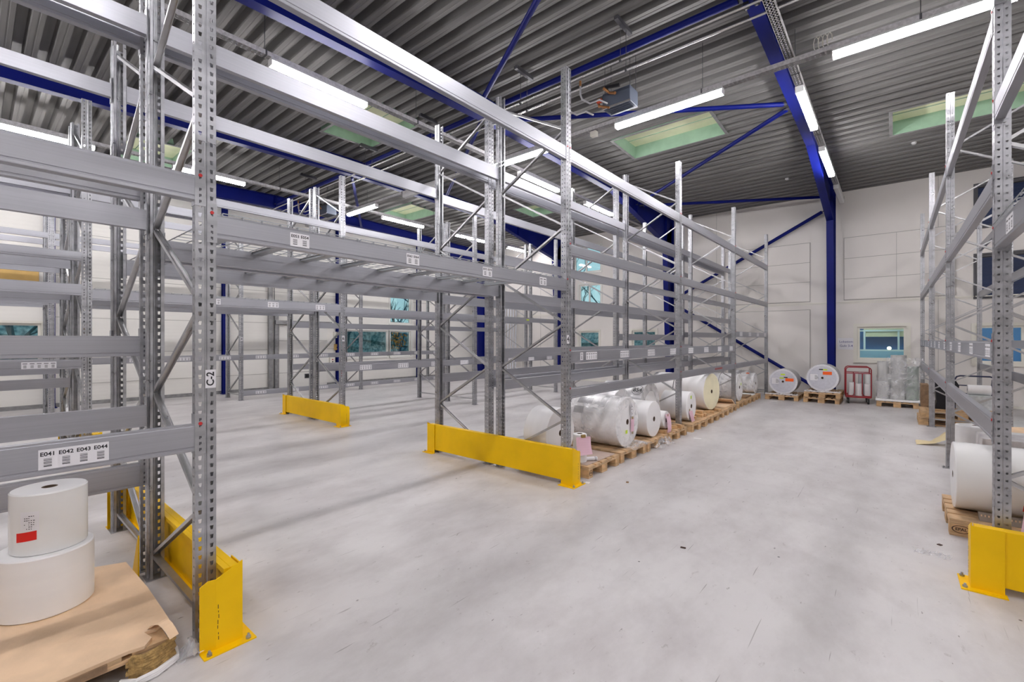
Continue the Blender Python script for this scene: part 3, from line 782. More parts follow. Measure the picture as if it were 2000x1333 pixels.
def beam_mesh(h, L):
    key = ('beam', round(h, 3), round(L, 3))
    if key not in UPM:
        m = MB(); d = .05
        poly = [(-.002, 0), (0, .003), (0, .016), (-.004, .019), (-.004, .024), (0, .027), (0, h - .012), (-.003, h - .009), (-.003, h), (-d, h), (-d, 0)]
        m.prism(poly, 'y', 0, L, GALVB); UPM[key] = m.mesh('beam')
    return UPM[key]
def conn_mesh():
    if 'conn' not in UPM:
        m = MB(); h = .22
        # L shaped end plate hugging the post: local y=0 is the post edge, plate on y<0 side
        m.box(.0008, .004, -.046, .004, 0, h, GALV); m.box(-.055, .0008, .0006, .004, 0, h, GALV)
        for k in range(6):
            if k == 3: continue
            z = .02 + k * .033
            m.box(.004, .0046, -.028, -.016, z, z + .012, DKGREY); m.box(.004, .0048, -.022, -.016, z - .005, z, DKGREY)
        UPM['conn'] = m.mesh('beam_connector')
        m = MB(); m.tube([(.004, -.022, h * .76), (.0085, -.022, h * .76)], .0095, REDPIN, 10); UPM['pin'] = m.mesh('locking_pin')
    return UPM['conn']
def brace_mesh(L):
    key = ('brace', round(L, 3))
    if key not in UPM:
        m = MB(); w, t = .038, .022
        # C channel along x
        m.box(0, L, -w / 2, -w / 2 + .003, -t / 2, t / 2, BRACE); m.box(0, L, w / 2 - .003, w / 2, -t / 2, t / 2, BRACE); m.box(0, L, -w / 2 + .003, w / 2 - .003, t / 2 - .003, t / 2, BRACE)
        UPM[key] = m.mesh('brace')
    return UPM[key]
def foot_mesh():
    if 'foot' not in UPM:
        m = MB(); m.box(-.10, .035, -.012, .112, 0, .006, GALV); m.tube([(.02, .05, .006), (.02, .05, .02)], .008, GALV, 8); UPM['foot'] = m.mesh('foot_plate')
    return UPM['foot']

class Rack:
    def __init__(s, name, label, X, D, sgn, Y0, H=4.9, inner='rear', group='pallet racks'):
        """X: front face position, sgn=+1 faces +x; D depth; frames at Y0+k*PITCH"""
        s.r = thing(name, label, 'rack', (X, Y0, 0), group=None)
        s.pins = True; s.X, s.D, s.sgn, s.Y0, s.H, s.inner = X, D, sgn, Y0, H, inner
    def frame(s, k, H=None, Hr=None):
        H = H or s.H; Hr = Hr or H; y = k * PITCH; sg = s.sgn
        # local coords relative to root; front face x=0
        if sg > 0: f = put('upright', upm(H), s.r, (0, y, 0)); b = put('upright', upm(Hr), s.r, (-s.D, y + UW, 0), (0, 0, PI))
        else: f = put('upright', upm(H), s.r, (0, y + UW, 0), (0, 0, PI)); b = put('upright', upm(Hr), s.r, (s.D, y, 0))
        for o in (f, b): put('foot_plate', foot_mesh(), o)
        # zigzag bracing between the posts
        outer = [.73, 1.88, 3.03, 4.18]; inr = [.17, 1.31, 2.46, 3.61, 4.74]
        xf, xr = -sg * .045, -sg * (s.D - .045)
        xi, xo = (xr, xf) if s.inner == 'rear' else (xf, xr)
        nodes = []
        for a, b_ in zip(inr, outer + [None]): nodes.append((xi, a)); nodes.append((xo, b_)) if b_ else None
        top = min(H, Hr)
        for (xa, za), (xb, zb) in zip(nodes[:-1], nodes[1:]):
            if max(za, zb) > top: continue
            s._br(xa, za, xb, zb, y)
        s._br(xi, .15, xo, .15, y)
        return f
    def _br(s, xa, za, xb, zb, y):
        L = math.hypot(xb - xa, zb - za); ang = math.atan2(zb - za, xb - xa)
        o = put('brace', brace_mesh(L), s.r, (xa, y + UW / 2, za), (0, -ang, 0))
        return o
    def beam(s, bay, side, zt, zb, lo=None, hi=None):
        y = bay * PITCH + UW; L = PITCH - UW; h = zt - zb; sg = s.sgn
        ysub = 0
        if lo is not None: ysub = lo; L = hi - lo
        fx = 0 if side == 'f' else -sg * s.D
        d = sg if side == 'f' else -sg   # outward direction of that face
        if d > 0: o = put('beam', beam_mesh(h, L), s.r, (fx, y + ysub, zb))
        else: o = put('beam', beam_mesh(h, L), s.r, (fx, y + ysub + L, zb), (0, 0, PI))
        cm = conn_mesh(); pm = UPM['pin']; pins = s.pins
        for end in (0, 1):
            c = bpy.data.objects.new('beam_connector', cm); COL.objects.link(c); c.parent = o
            c.location = (0, 0 if end == 0 else L, h - .165)
            if end == 1: c.scale = (1, -1, 1)
            if not pins: continue
            p = bpy.data.objects.new('locking_pin', pm); COL.objects.link(p); p.parent = o
            p.location = c.location; p.scale = c.scale
        return o
    def pair(s, bay, zt, zb):
        return s.beam(bay, 'f', zt, zb), s.beam(bay, 'r', zt, zb)
    def deck(s, bay, zt):
        y0 = bay * PITCH + UW + .03; sg = s.sgn
        key = 'deck'
        if key not in UPM:
            m = MB(); w = .86; D = s.D; x0, x1 = .004, -D - .004
            n = 9
            for i in range(n):
                y = w * i / (n - 1); m.bar((x0, y, .004), (x1, y, .004), .005, .005, DECKM)
                m.bar((x0, y, .006), (x0, y, -.009), .006, .006, DECKM); m.bar((x1, y, .006), (x1, y, -.009), .006, .006, DECKM)
            for i in range(11):
                x = x0 + (x1 - x0) * i / 10; m.bar((x, 0, .009), (x, w, .009), .005, .005, DECKM)
            UPM[key] = m.mesh('wire_deck')
            m = MB(); m.box(-D + .05, -.05, -.035, .035, -.022, -.001, DECKM); m.box(-D + .05, -.05, -.045, -.035, -.004, -.001, DECKM); m.box(-D + .05, -.05, .035, .045, -.004, -.001, DECKM)
            UPM['supp'] = m.mesh('support_bar')
        for i in range(4):
            o = put('wire_deck', UPM[key], s.r, (0 if sg > 0 else s.D, y0 + i * .88, zt))
        for i in range(9):
            put('support_bar', UPM['supp'], s.r, (0 if sg > 0 else s.D, y0 + .2 + i * .39, zt))

def card(parent, x, y0, y1, z0, z1, sgn, texts, ncell=None, name='location_label'):
    """location card on a beam/post face; texts: list of strings or None for unreadable cells"""
    m = MB(); w = y1 - y0; h = z1 - z0
    xa, xb = sorted((x, x + sgn * .0012)); m.box(xa, xb, y0, y1, z0, z1, CARD)
    n = ncell or len(texts); xi = x + sgn * .0016
    for i in range(n):
        c = (i + .5) / n
        yc = y0 + w * c if sgn > 0 else y1 - w * c
        t = texts[i] if texts and i < len(texts) else None
        cw = w / n
        if t: text_into(m, t, cw * .42, (lambda X, Y, yc=yc: (xi, yc + X * sgn, z1 - h * .24 + Y)), INK, .0006)
        else: m.box(*sorted((x, xi)), yc - cw * .33, yc + cw * .33, z1 - h * .30, z1 - h * .19, INKG)
        for k in range(6):
            zz = z0 + h * .14 + k * h * .075; th = h * (.028 if k % 2 else .045)
            m.box(*sorted((x, xi)), yc - cw * .22, yc + cw * .22, zz, zz + th, INKG if k % 3 else INK)
    return m.build(name, parent)
def postcard(parent, x, y0, y1, z0, z1, sgn, text, size, rot=True):
    m = MB(); xa, xb = sorted((x, x + sgn * .0012)); m.box(xa, xb, y0, y1, z0, z1, CARD)
    xi = x + sgn * .0017; yc, z_ = (y0 + y1) / 2, (z0 + z1) / 2
    if rot: text_into(m, text, size, lambda X, Y: (xi, yc - Y * sgn, z_ + X), INK, .0012)
    else: text_into(m, text, size, lambda X, Y: (xi, yc + X * sgn, z_ + Y), INK, .0012)
    return m.build('number_card', parent)

# ---- row A, aisle side
A = Rack('pallet_rack', 'galvanised pallet rack facing the aisle, with the wire decked tunnel and post card C-2', -2.94, 1.11, 1, .80, inner='rear')
for k in (-1, 0, 1, 2, 3, 4): f = A.frame(k); A.__dict__.setdefault('fr', {})[k] = f
def labs(o, n=4, cells=5, start=.32, step=.93, w=.27, h=None, z=(.02, .125), sgn=1, first=None):
    hh = z
    for i in range(n):
        y = start + i * step
        card(o, .0, y, y + w, z[0], z[1], 1, first if (i == 0 and first) else None, cells)
for side in 'fr':
    A.beam(-1, side, 2.587, 2.45); A.beam(-1, side, 3.95, 3.815)
bE = A.beam(-1, 'f', 1.215, 1.067); A.beam(-1, 'r', 1.222, 1.075)
# bay -1 starts at local y=-3.7+.1 => world .80-3.6=-2.8
card(bE, 0, .20 + 2.80, .44 + 2.80, 1.093 - 1.067, 1.183 - 1.067, 1, ['E041', 'E042', 'E043', 'E044'])
A.pair(0, 3.955, 3.80)
bT, _ = A.pair(0, 2.393, 2.257); A.deck(0, 2.393)
for y0, y1, t in ((1.313, 1.436, ['E053', 'E054']), (2.215, 2.34, ['E063', 'E064']), (3.084, 3.21, ['E073', 'E074']), (3.975, 4.10, None)):
    card(bT, 0, y0 - .90, y1 - .90, .022, .108, 1, t, 2)
for bay in (1, 2, 3):
    A.beam(bay, 'f', 3.955, 3.80); A.beam(bay, 'r', 3.94, 3.81); A.pair(bay, 2.82, 2.69)
    A.beam(bay, 'r', 2.333, 2.20); A.beam(bay, 'r', 1.565 if bay < 3 else 1.88, 1.44 if bay < 3 else 1.75); A.beam(bay, 'r', 1.14, 1.01)
    lb = A.beam(bay, 'f', 1.555 if bay < 3 else 1.886, 1.40 if bay < 3 else 1.75)
    labs(lb, z=(.03, .125), start=.02 + .33)
    if bay == 1: card(lb, 0, 4.81 - 4.60, 4.875 - 4.60, .03, .125, 1, ['C3'], 1)
    o = A.beam(bay, 'f', 1.103, .98)
    if bay == 2:
        m = MB(); m.box(0, .0012, 2.0, 2.55, .05, .09, mat('faded_red_mark', (.42, .12, .12), .5, .3)); m.build('red_mark', o)
postcard(A.fr[0], .0008, .046, .098, 1.41, 1.512, 1, 'C-2', .052)
postcard(A.fr[1], .0008, .010, .060, 1.635, 1.735, 1, '4', .085, rot=False)
# ---- row A, back to back partner
AB = Rack('pallet_rack', 'galvanised pallet rack standing back to back behind the aisle rack, tunnel through it', -4.18, 1.10, 1, .80, inner='front')
AB.pins = False
for k in (-1, 0, 1, 2, 3, 4): AB.frame(k, 4.9, 4.30 if k == 0 else None)
AB.pair(-1, 3.92, 3.80); AB.pair(-1, 2.82, 2.69); AB.pair(-1, 1.707, 1.562); AB.beam(-1, 'f', .786, .62)
AB.pair(0, 3.94, 3.80); AB.pair(0, 2.393, 2.257); AB.deck(0, 2.393)
for bay in (1, 2, 3):
    AB.pair(bay, 3.88, 3.75); AB.beam(bay, 'r', 2.36, 2.23); AB.pair(bay, 1.165, 1.035)
    if bay == 2: AB.beam(bay, 'f', 1.80, 1.67)
    if bay == 3: AB.beam(bay, 'f', 1.88, 1.75)
# ---- row B
B1 = Rack('pallet_rack', 'galvanised pallet rack of the middle rows, nearer side, post marked 6', -8.28, 1.10, 1, .967, inner='rear')
B1.pins = False
B1.fr = {k: B1.frame(k) for k in (-1, 0, 1, 2, 3)}
B1.pair(-1, 3.96, 3.84); B1.pair(-1, 2.85, 2.73); B1.pair(-1, 2.42, 2.27)
lb = B1.beam(-1, 'f', 1.42, 1.30); B1.beam(-1, 'r', 1.12, .98)
labs(lb, start=3.6 - 3.36 + .02, z=(.015, .10), w=.31)
B1.pair(0, 3.94, 3.81); bt, _ = B1.pair(0, 2.37, 2.215); B1.deck(0, 2.37)
for c in (1.35, 2.25, 3.1): card(bt, 0, c, c + .18, .03, .12, 1, None, 3)
for bay in (1, 2):
    B1.pair(bay, 3.94, 3.81); b23, _ = B1.pair(bay, 2.33, 2.20)
    if bay == 2: m = MB(); m.box(0, .004, 2.08, 2.20, .05, .085, LIME); m.build('lime_sticker', b23)
    lb = B1.beam(bay, 'f', 1.19, 1.05); B1.beam(bay, 'r', 1.16, 1.04); labs(lb, z=(.02, .115))

postcard(B1.fr[1], .0008, .03, .08, 1.65, 1.76, 1, '6', .085, rot=False)
B2 = Rack('pallet_rack', 'galvanised pallet rack of the middle rows, far side of the back to back pair', -9.50, 1.10, 1, .967, inner='front')
B2.pins = False
for k in (-1, 0, 1, 2, 3): B2.frame(k)
B2.pair(-1, 3.9, 3.78); B2.pair(-1, 2.88, 2.78); B2.pair(-1, 2.40, 2.28); B2.beam(-1, 'r', 1.24, 1.12)
B2.pair(0, 3.92, 3.8); B2.pair(0, 2.37, 2.215); B2.deck(0, 2.37)
for bay in (1, 2):
    B2.pair(bay, 3.92, 3.80); B2.beam(bay, 'r', 2.09, 1.96); B2.pair(bay, 1.12, .99)
# ---- row C by the left wall
C1 = Rack('pallet_rack', 'galvanised pallet rack standing along the left wall, post marked 8', -13.80, 1.05, 1, 1.084, inner='rear')
C1.pins = False
C1.fr = {k: C1.frame(k) for k in (-1, 0, 1, 2, 3)}
for bay in (-1, 0):
    C1.pair(bay, 3.97, 3.85); lb = C1.beam(bay, 'f', 1.263, 1.12); C1.beam(bay, 'r', 1.25, 1.12); labs(lb, cells=4, z=(.03, .115), w=.28)
C1.pair(-1, 2.52, 2.42)
for bay in (1, 2):
    C1.pair(bay, 3.97, 3.85); lb = C1.beam(bay, 'f', 1.263, 1.12); labs(lb, cells=4, z=(.03, .115), w=.28)
    lb = C1.beam(bay, 'f', .26, .12); labs(lb, cells=4, z=(.03, .11), w=.28)
postcard(C1.fr[1], .0008, .03, .08, 1.65, 1.75, 1, '8', .085, rot=False)
# ---- right hand rack
R = Rack('pallet_rack', 'galvanised pallet rack along the right side of the aisle', .53, 1.10, -1, .80, inner='rear')
for k in (0, 1, 2, 3, 4): R.frame(k)
R.pair(0, 4.13, 4.0); R.pair(0, 3.32, 3.18); bt, _ = R.pair(0, 2.45, 2.305); R.deck(0, 2.45)
card(bt, 0, 4.5 - 4.08, 4.5 - 3.87, .02, .12, 1, None, 3)
for bay in (1, 2, 3):
    R.pair(bay, 3.96, 3.82); R.pair(bay, 2.84, 2.70); lb, _ = R.pair(bay, 1.67, 1.535); R.pair(bay, 1.12, .975)
    labs(lb, cells=4, z=(.02, .115), w=.22, start=.5)

# ------------------------------------------------------------------ yellow rack end guards
def guard(x0, x1, yf, dirn, lab, H=.42):
    """x0<x1; rail on side dirn (+1 = rail on +y of yf ...). yf = y of the outer rail face"""
    r = thing('rack_guard', lab, 'guard', ((x0 + x1) / 2, yf, 0), group='yellow rack end guards')
    L = (x1 - x0) / 2
    # box rail
    m = MB(); ya, yb = sorted((0, -dirn * .045))
    m.box(-L + .02, L - .02, ya, yb, .05, H, YEL, .004); m.build('rail', r)
    m = MB()
    ya, yb = sorted((-dirn * .045, -dirn * .075)); m.box(-L + .02, L - .02, ya, yb, H - .03, H - .001, YEL); m.box(-L + .02, L - .02, ya, yb, .05, .08, YEL); m.build('rail_lip', r)
    for s in (-1, 1):
        xe = s * L
        # folded end plate: stepped top edge, the outer part bent back towards the rack
        y1 = dirn * .012; t = .006; yA = y1 - dirn * .13; yB = y1 - dirn * .165; yC = y1 - dirn * .20
        F = [(0, y1, 0), (0, y1, H + .025), (0, yA, H - .035), (0, yA, 0)]
        G = [(0, yA, 0), (0, yA, H - .035), (-.010, yB, H - .035), (-.022, yC, H - .062), (-.022, yC, 0), (-.010, yB, 0)]
        m = MB()
        for poly in (F, [G[0], G[1], G[2], G[5]], [G[5], G[2], G[3], G[4]]):
            i0 = len(m.v); k0 = m.mi(YEL)
            for dx in (0, -t):
                for (px, py, pz) in poly: m.v.append((xe + s * (px + dx), py, pz))
            m.f.append((i0, i0 + 1, i0 + 2, i0 + 3)); m.f.append((i0 + 7, i0 + 6, i0 + 5, i0 + 4)); m.m += [k0, k0]
            for q in range(4): m.f.append((i0 + q, i0 + (q + 1) % 4, i0 + 4 + (q + 1) % 4, i0 + 4 + q)); m.m.append(k0)
        m.build('end_plate', r)
        m = MB(); xa, xb = sorted((xe - s * t, xe - s * .16)); ya, yb = sorted((y1, y1 - dirn * t)); m.box(xa, xb, ya, yb, 0, H + .004, YEL); m.build('side_plate', r)
        m = MB(); y0 = yC
        P = [(xe - s * .02, y0), (xe + s * .05, y0), (xe + s * .05, y1 + dirn * .055), (xe - s * .17, y1 + dirn * .055), (xe - s * .17, y1 - dirn * .01), (xe - s * .02, y1 - dirn * .01)]
        m.prism(P, 'z', .0005, .008, YEL)
        m.build('foot_flange', r)
        y0 = yC + dirn * .01
        for (bx, by) in ((xe + s * .028, y0 + dirn * .02), (xe + s * .028, y1 + dirn * .02)):
            m = MB(); m.tube([(bx, by, .007), (bx, by, .02)], .014, GALV, 6); m.tube([(bx, by, .02), (bx, by, .034)], .007, GALV, 8); m.build('anchor_bolt', r)
        # scuff marks
        m = MB(); xm = xe + s * .0006
        for k in range(7):
            z = .06 + k * .028 + random.uniform(-.005, .005); yy = -dirn * (.108 + random.uniform(-.003, .003))
            m.box(*sorted((xe, xm)), yy - .0015, yy + .0015, z, z + random.uniform(.008, .024), STAMP)
        m.build('scuff', r)
    return r
guard(-5.36, -2.80, .975, 1, 'yellow rack guard at the foot of the near left posts, post card C-2 above it')
guard(-5.36, -2.80, 4.43, -1, 'long yellow rack guard in front of the tall post marked 4')
guard(-10.66, -8.14, 1.14, 1, 'yellow rack guard glimpsed beneath the near left beams')
guard(-10.66, -8.14, 4.60, -1, 'yellow rack guard of the middle rows below the post marked 6')
guard(.40, 2.95, 4.36, -1, 'yellow rack guard at the right edge below the right hand rack')
# triangular gusset seen by the second near post
m = MB(); m.prism([(-4.02, 0), (-4.20, 0), (-4.06, .26), (-4.02, .32)], 'y', .755, .762, YEL)
m.prism([(-4.02, 0), (-4.16, 0), (-4.16, .007), (-4.02, .007)], 'y', .70, .76, YEL)
tag(m.build('guard_gusset'), 'yellow triangular gusset plate at the foot of the second near post', 'guard')

# ------------------------------------------------------------------ pallets
def rough(o): return o
PM = {}
def pmesh(key, dx, dy, dz, mt, c=.002):
    k = (key, dx, dy, dz)
    if k not in PM:
        m = MB(); m.box(0, dx, 0, dy, 0, dz, mt, c); PM[k] = m.mesh(key)
    return PM[k]
def pallet(x, y, z, lab, rot=0, stamp=False, group='wooden pallets'):
    """long side 1.2 along local x, short side .8 along local y, origin at a corner"""
    r = thing('wooden_pallet', lab, 'pallet', (x, y, z), (0, 0, rot), group)
    for i, yy in enumerate((0, .1625, .3275, .4925, .655)):
        w = .145 if i in (0, 2, 4) else .10
        if i == 1: yy = .185
        if i == 3: yy = .515
        put('deck_board', pmesh('deck_board', 1.2, w, .022, WOOD), r, (0, yy, .122))
    for xx in (0, .5275, 1.055): put('stringer_board', pmesh('stringer_board', .145, .8, .022, WOOD), r, (xx, 0, .10))
    for yy, w in ((0, .10), (.3275, .145), (.70, .10)):
        put('bottom_board', pmesh('bottom_board', 1.2, w, .022, WOOD), r, (0, yy, 0))
        for xx in (0, .5275, 1.055): put('block', pmesh('block', .145, w, .078, WOOD2), r, (xx, yy, .022))
    if stamp:
        for xx, yy, fx in stamp:
            m = MB(); N = 22
            def ring(ra, rb, cx, cz, place):
                for k in range(N):
                    a0, a1 = 2 * PI * k / N, 2 * PI * (k + 1) / N
                    pts = [(cx + ra * math.cos(a0), cz + rb * math.sin(a0)), (cx + ra * math.cos(a1), cz + rb * math.sin(a1)), (cx + ra * .86 * math.cos(a1), cz + rb * .86 * math.sin(a1)), (cx + ra * .86 * math.cos(a0), cz + rb * .86 * math.sin(a0))]
                    m.quad(*[place(*p) for p in pts], STAMP)
            if fx == 'x-': pl = lambda a, b: (-.0008, yy + a, b)
            elif fx == 'y-': pl = lambda a, b: (xx + a, -.0008, b)
            ring(.06 if fx == 'y-' else .045, .033, 0, .061, pl)
            text_into(m, 'EPAL', .034, (lambda X, Y: (xx + X, -.001, .061 + Y)) if fx == 'y-' else (lambda X, Y: (-.001, yy - X, .061 + Y)), STAMP, .0008)
            m.build('stamp', r)
    return r
# along the aisle: short side faces the aisle (+x). rotate by PI so local x runs to -x
def aisle_pallet(y0, x=-2.82, z=0, lab='', rot=0, stamp=False):
    return pallet(x, y0 + .8, z, lab, PI + rot, stamp)
AP = [(4.80, -2.82, 'pallet with paper covered deck right behind the long yellow guard'), (5.68, -2.82, 'pallet carrying the big film wrapped roll'),
      (6.52, -2.82, 'pallet under the medium white roll with loose film'), (7.36, -2.80, 'pallet with short timber blocks beside the second aisle post'),
      (8.42, -2.78, 'pallet under the white roll with lime dot'), (9.26, -2.80, 'pallet stacked with brown timber boards'), (10.10, -2.82, 'pallet beneath the cream coloured roll'),
      (10.95, -2.86, 'pallet covered with folded brown cardboard'), (12.10, -2.90, 'pallet under the wrapped roll beside the third aisle post'),
      (12.95, -2.90, 'pallet with brown boards between third and last aisle post'), (13.80, -2.92, 'pallet with white sheets at the far end of the aisle rack')]
for i, (y, x, l) in enumerate(AP): aisle_pallet(y, x, 0, l, rot=random.uniform(-.02, .02), stamp=[(0, .75, 'x-')] if i == 0 else False)
pallet(-2.79, 14.5 + 1.2, 0, 'pallet under the left silver wrapped roll at the end wall', -PI / 2)
pallet(-1.87, 14.5 + 1.2, 0, 'lower pallet of the pair under the right silver wrapped roll', -PI / 2)
pallet(-1.85, 14.46 + 1.2, .144, 'upper pallet of the pair under the right silver wrapped roll', -PI / 2)
pallet(-.33, 14.76 + 1.2, 0, 'pallet under the film wrapped clear rolls by the far window', -PI / 2)
pallet(.38, 12.08, 0, 'bottom pallet of the timber pile behind the right posts', 0)
pallet(.41, 12.05, .144, 'top pallet of the timber pile behind the right posts', 0)
pallet(.37, 5.43, 0, 'pallet stamped EPAL under the big glossy white roll', 0, stamp=[(.0725, 0, 'y-')])
pallet(.50, 4.62, 0, 'pallet just behind the right yellow guard', 0)
pallet(.62, 6.55, 0, 'pallet beneath the silver cylinder in the right rack', 0)
pallet(.60, 8.50, 0, 'pallet beneath the white stacks in the right rack', 0)
pallet(-2.86, .66, 0, 'wooden pallet under cardboard in the near left corner', PI)
pallet(-2.90, -.22, 0, 'second near pallet in the rack bay at the left edge', PI)

# ------------------------------------------------------------------ paper rolls
def roll(name, lab, r, L, loc, axis='x', body=PAPER, face=None, rc=.04, rot=0, group='paper rolls', wrap=None, extras=None, bands=()):
    """axis direction of local z; face at local z=L end is the visible end"""
    rt = thing(name, lab, 'roll', loc, group=group)
    if axis == 'x': q = (0, PI / 2, rot)      # local z -> +x
    elif axis == '-x': q = (0, -PI / 2, rot)
    elif axis == '-y': q = (PI / 2, 0, rot)   # local z -> -y
    else: q = (0, 0, rot)
    rt.rotation_euler = q
    fm = face or body; b = .006
    m = MB(); m.lathe([(rc, 0), (r - b, 0), (r, b), (r, L - b), (r - b, L), (rc, L)], body, 72, mats=[fm, body, body, body, fm, body]); m.build('paper', rt, smooth=True)
    m = MB(); m.lathe([(rc - .007, -.001), (rc - .0003, -.001), (rc - .0003, L + .001), (rc - .007, L + .001)], CORE, 32); m.build('core', rt, smooth=True)
    m = MB(); m.lathe([(.0005, L * .5), (rc - .008, L * .5), (rc - .008, L * .5 - .002), (.0005, L * .5 - .002)], BLACK, 24); m.build('core_plug', rt)
    for z in bands:
        m = MB(); m.lathe([(r + .0006, z), (r + .003, z), (r + .003, z + .012), (r + .0006, z + .012)], BLACK, 64); m.build('strap', rt)
    if wrap:
        wm, grow = wrap; n = 60; rows = 9; m = MB(); rnd = random.Random(lab)
        ph = [rnd.uniform(0, 6) for _ in range(6)]
        def rad(a, t): return r + .004 + grow * (.5 + .3 * math.sin(5 * a + ph[0] + 3 * t) + .2 * math.sin(13 * a + ph[1] - 6 * t))
        i0 = len(m.v); k = m.mi(wm)
        prof = [(.55, -.012)] + [(1, t) for t in [j / (rows - 1) for j in range(rows)]] + [(.62, 1.012)]
        for s_, t in prof:
            for j in range(n):
                a = 2 * PI * j / n; R_ = rad(a, t) * (s_ if s_ < 1 else 1)
                zz = -.008 if t < 0 else (L + .008 if t > 1 else t * L)
                if s_ < 1: zz += (.006 * math.sin(7 * a + ph[2])) * (1 if t > 1 else -1)
                m.v.append((R_ * math.cos(a), R_ * math.sin(a), zz))
        for q_ in range(len(prof) - 1):
            for j in range(n):
                j2 = (j + 1) % n; m.f.append((i0 + q_ * n + j, i0 + q_ * n + j2, i0 + (q_ + 1) * n + j2, i0 + (q_ + 1) * n + j)); m.m.append(k)
        m.build('film_wrap', rt, smooth=True)
    return rt
def flat(parent, name, w, h, cx, cy, z, mt, rot=0, t=.0012):
    """small flat sheet on the end face (local xy plane)"""
    m = MB(); c, s = math.cos(rot), math.sin(rot)
    pts = [(cx + c * a - s * b, cy + s * a + c * b) for a, b in ((-w / 2, -h / 2), (w / 2, -h / 2), (w / 2, h / 2), (-w / 2, h / 2))]
    m.prism(pts, 'z', z, z + t, mt); return m.build(name, parent)
DZ = .144
# local frame for axis 'x' rolls: local x -> -Z world, local y -> +Y world, local z -> +X world
def face_note(rt, dy, dz, w, h, L, mt, name='note', rot=0):
    return flat(rt, name, h, w, -dz, dy, L + .0005, mt, rot)

def xroll(lab, r, L, xf, yc, zc_, **kw):
    """roll lying on its side, visible end face at x=xf"""
    rt = roll('paper_roll', lab, r, L, (xf - L, yc, zc_), 'x', **kw); return rt
r1 = xroll('plain white roll behind the tall post marked 4, dark core hole showing', .325, .36, -3.30, 4.92, DZ + .33)
r2 = xroll('big film wrapped white roll next to the post marked 4, pink sheet on its end', .355, .80, -2.92, 6.06, DZ + .36, wrap=(FILM, .012), group=None)
face_note(r2, .12, -.06, .10, .19, .80 + .02, PINK, 'pink_sheet'); face_note(r2, .12, .045, .05, .035, .80 + .022, TAPE, 'tape'); face_note(r2, .12, -.17, .04, .035, .80 + .022, TAPE, 'tape')
face_note(r2, -.07, -.13, .06, .05, .80 + .02, LIME, 'lime_dot')
n_ = face_note(r2, .10, .17, .09, .20, .80 + .02, CARD, 'shipping_label')
m = MB()
for k in range(9): m.box(-.255 + k * .021, -.248 + k * .021, .07, .07 + .012 + (k * 7 % 5) * .01, .8222, .8226, INK)
m.build('print_marks', r2)
def patch(rt, r, a0, a1, z0, z1, mt, name):
    m = MB(); N = 8
    for k in range(N):
        b0 = a0 + (a1 - a0) * k / N; b1 = a0 + (a1 - a0) * (k + 1) / N
        m.quad((r * math.cos(b0), r * math.sin(b0), z0), (r * math.cos(b1), r * math.sin(b1), z0), (r * math.cos(b1), r * math.sin(b1), z1), (r * math.cos(b0), r * math.sin(b0), z1), mt)
    return m.build(name, rt, smooth=True)
GREYP = mat('grey_print', (.42, .41, .42), .5)
for a0, a1, z0, z1 in ((PI + .0, PI + .35, .16, .30), (PI + .45, PI + .8, .12, .36), (PI + .1, PI + .9, .48, .58), (PI + .95, PI + 1.25, .1, .26), (PI - .55, PI + .0, .42, .56)):
    patch(r2, .3565, a0, a1, z0, z1, GREYP, 'printed_patch')
r3 = xroll('medium white roll to the right of the big wrapped roll', .28, .42, -2.90, 6.96, DZ + .285)
face_note(r3, .04, .0, .10, .2, 0, GREYP) if False else None
r4 = xroll('small white roll with a pink sheet, standing on timber blocks', .145, .34, -2.88, 7.42, DZ + .06 + .15)
m = MB(); pts = []
for k in range(9):
    t = k / 8; z_ = .10 - .30 * t; x_ = .345 + .012 + .035 * math.sin(t * 2.2)
    pts.append((x_, z_))
for (xa, za), (xb, zb2) in zip(pts[:-1], pts[1:]): m.quad((-za, -.085, xa), (-za, .085, xa), (-zb2, .085, xb), (-zb2, -.085, xb), PINK)
m.build('pink_sheet', r4, smooth=True); face_note(r4, 0, .075, .04, .05, .345 + .02, TAPE, 'tape')
r5 = xroll('wrapped roll with handwritten circled number behind the medium roll', .39, .80, -3.245, 7.62, DZ + .395, wrap=(FILMD, .012), bands=(.56,), group=None)
m = MB()
# circled handwriting on the film of r5 (cylinder side, towards the aisle front)
def cyl(rt, r, mb_pts): pass
def on_side(a, s, zc0, r): return lambda X, Y: (r * math.cos(a - Y / r), r * math.sin(a - Y / r), zc0 + X)
pl = on_side(PI + .80, 1, .70, .412)
text_into(m, '854', .11, pl, INK, .003)
for k in range(28):
    a0, a1 = 2 * PI * k / 28, 2 * PI * (k + 1) / 28
    m.quad(pl(.10 * math.cos(a0), .10 * math.sin(a0)), pl(.10 * math.cos(a1), .10 * math.sin(a1)), pl(.093 * math.cos(a1), .094 * math.sin(a1)), pl(.093 * math.cos(a0), .094 * math.sin(a0)), INK)
m.build('handwriting', r5)
r5b = xroll('wrapped grey white roll behind the medium white roll', .36, .55, -3.38, 6.80, DZ + .365, wrap=(FILMD, .02))
r6 = xroll('white roll with a lime dot right of the second aisle post', .275, .50, -2.93, 8.78, DZ + .28)
face_note(r6, -.02, .17, .06, .06, .501, LIME, 'lime_dot')
m = MB()
for k in range(6):
    za, zb2 = -.08 - k * .05, -.13 - k * .05; xa, xb = .50 + .01 + k * .008, .50 + .01 + (k + 1) * .008
    m.quad((-za, -.16 + k * .012, xa), (-za, .02 + k * .014, xa), (-zb2, .02 + (k + 1) * .014, xb), (-zb2, -.16 + (k + 1) * .012, xb), PINK)
m.build('pink_sheet', r6, smooth=True); face_note(r6, -.10, -.07, .045, .06, .5015, TAPE, 'tape')
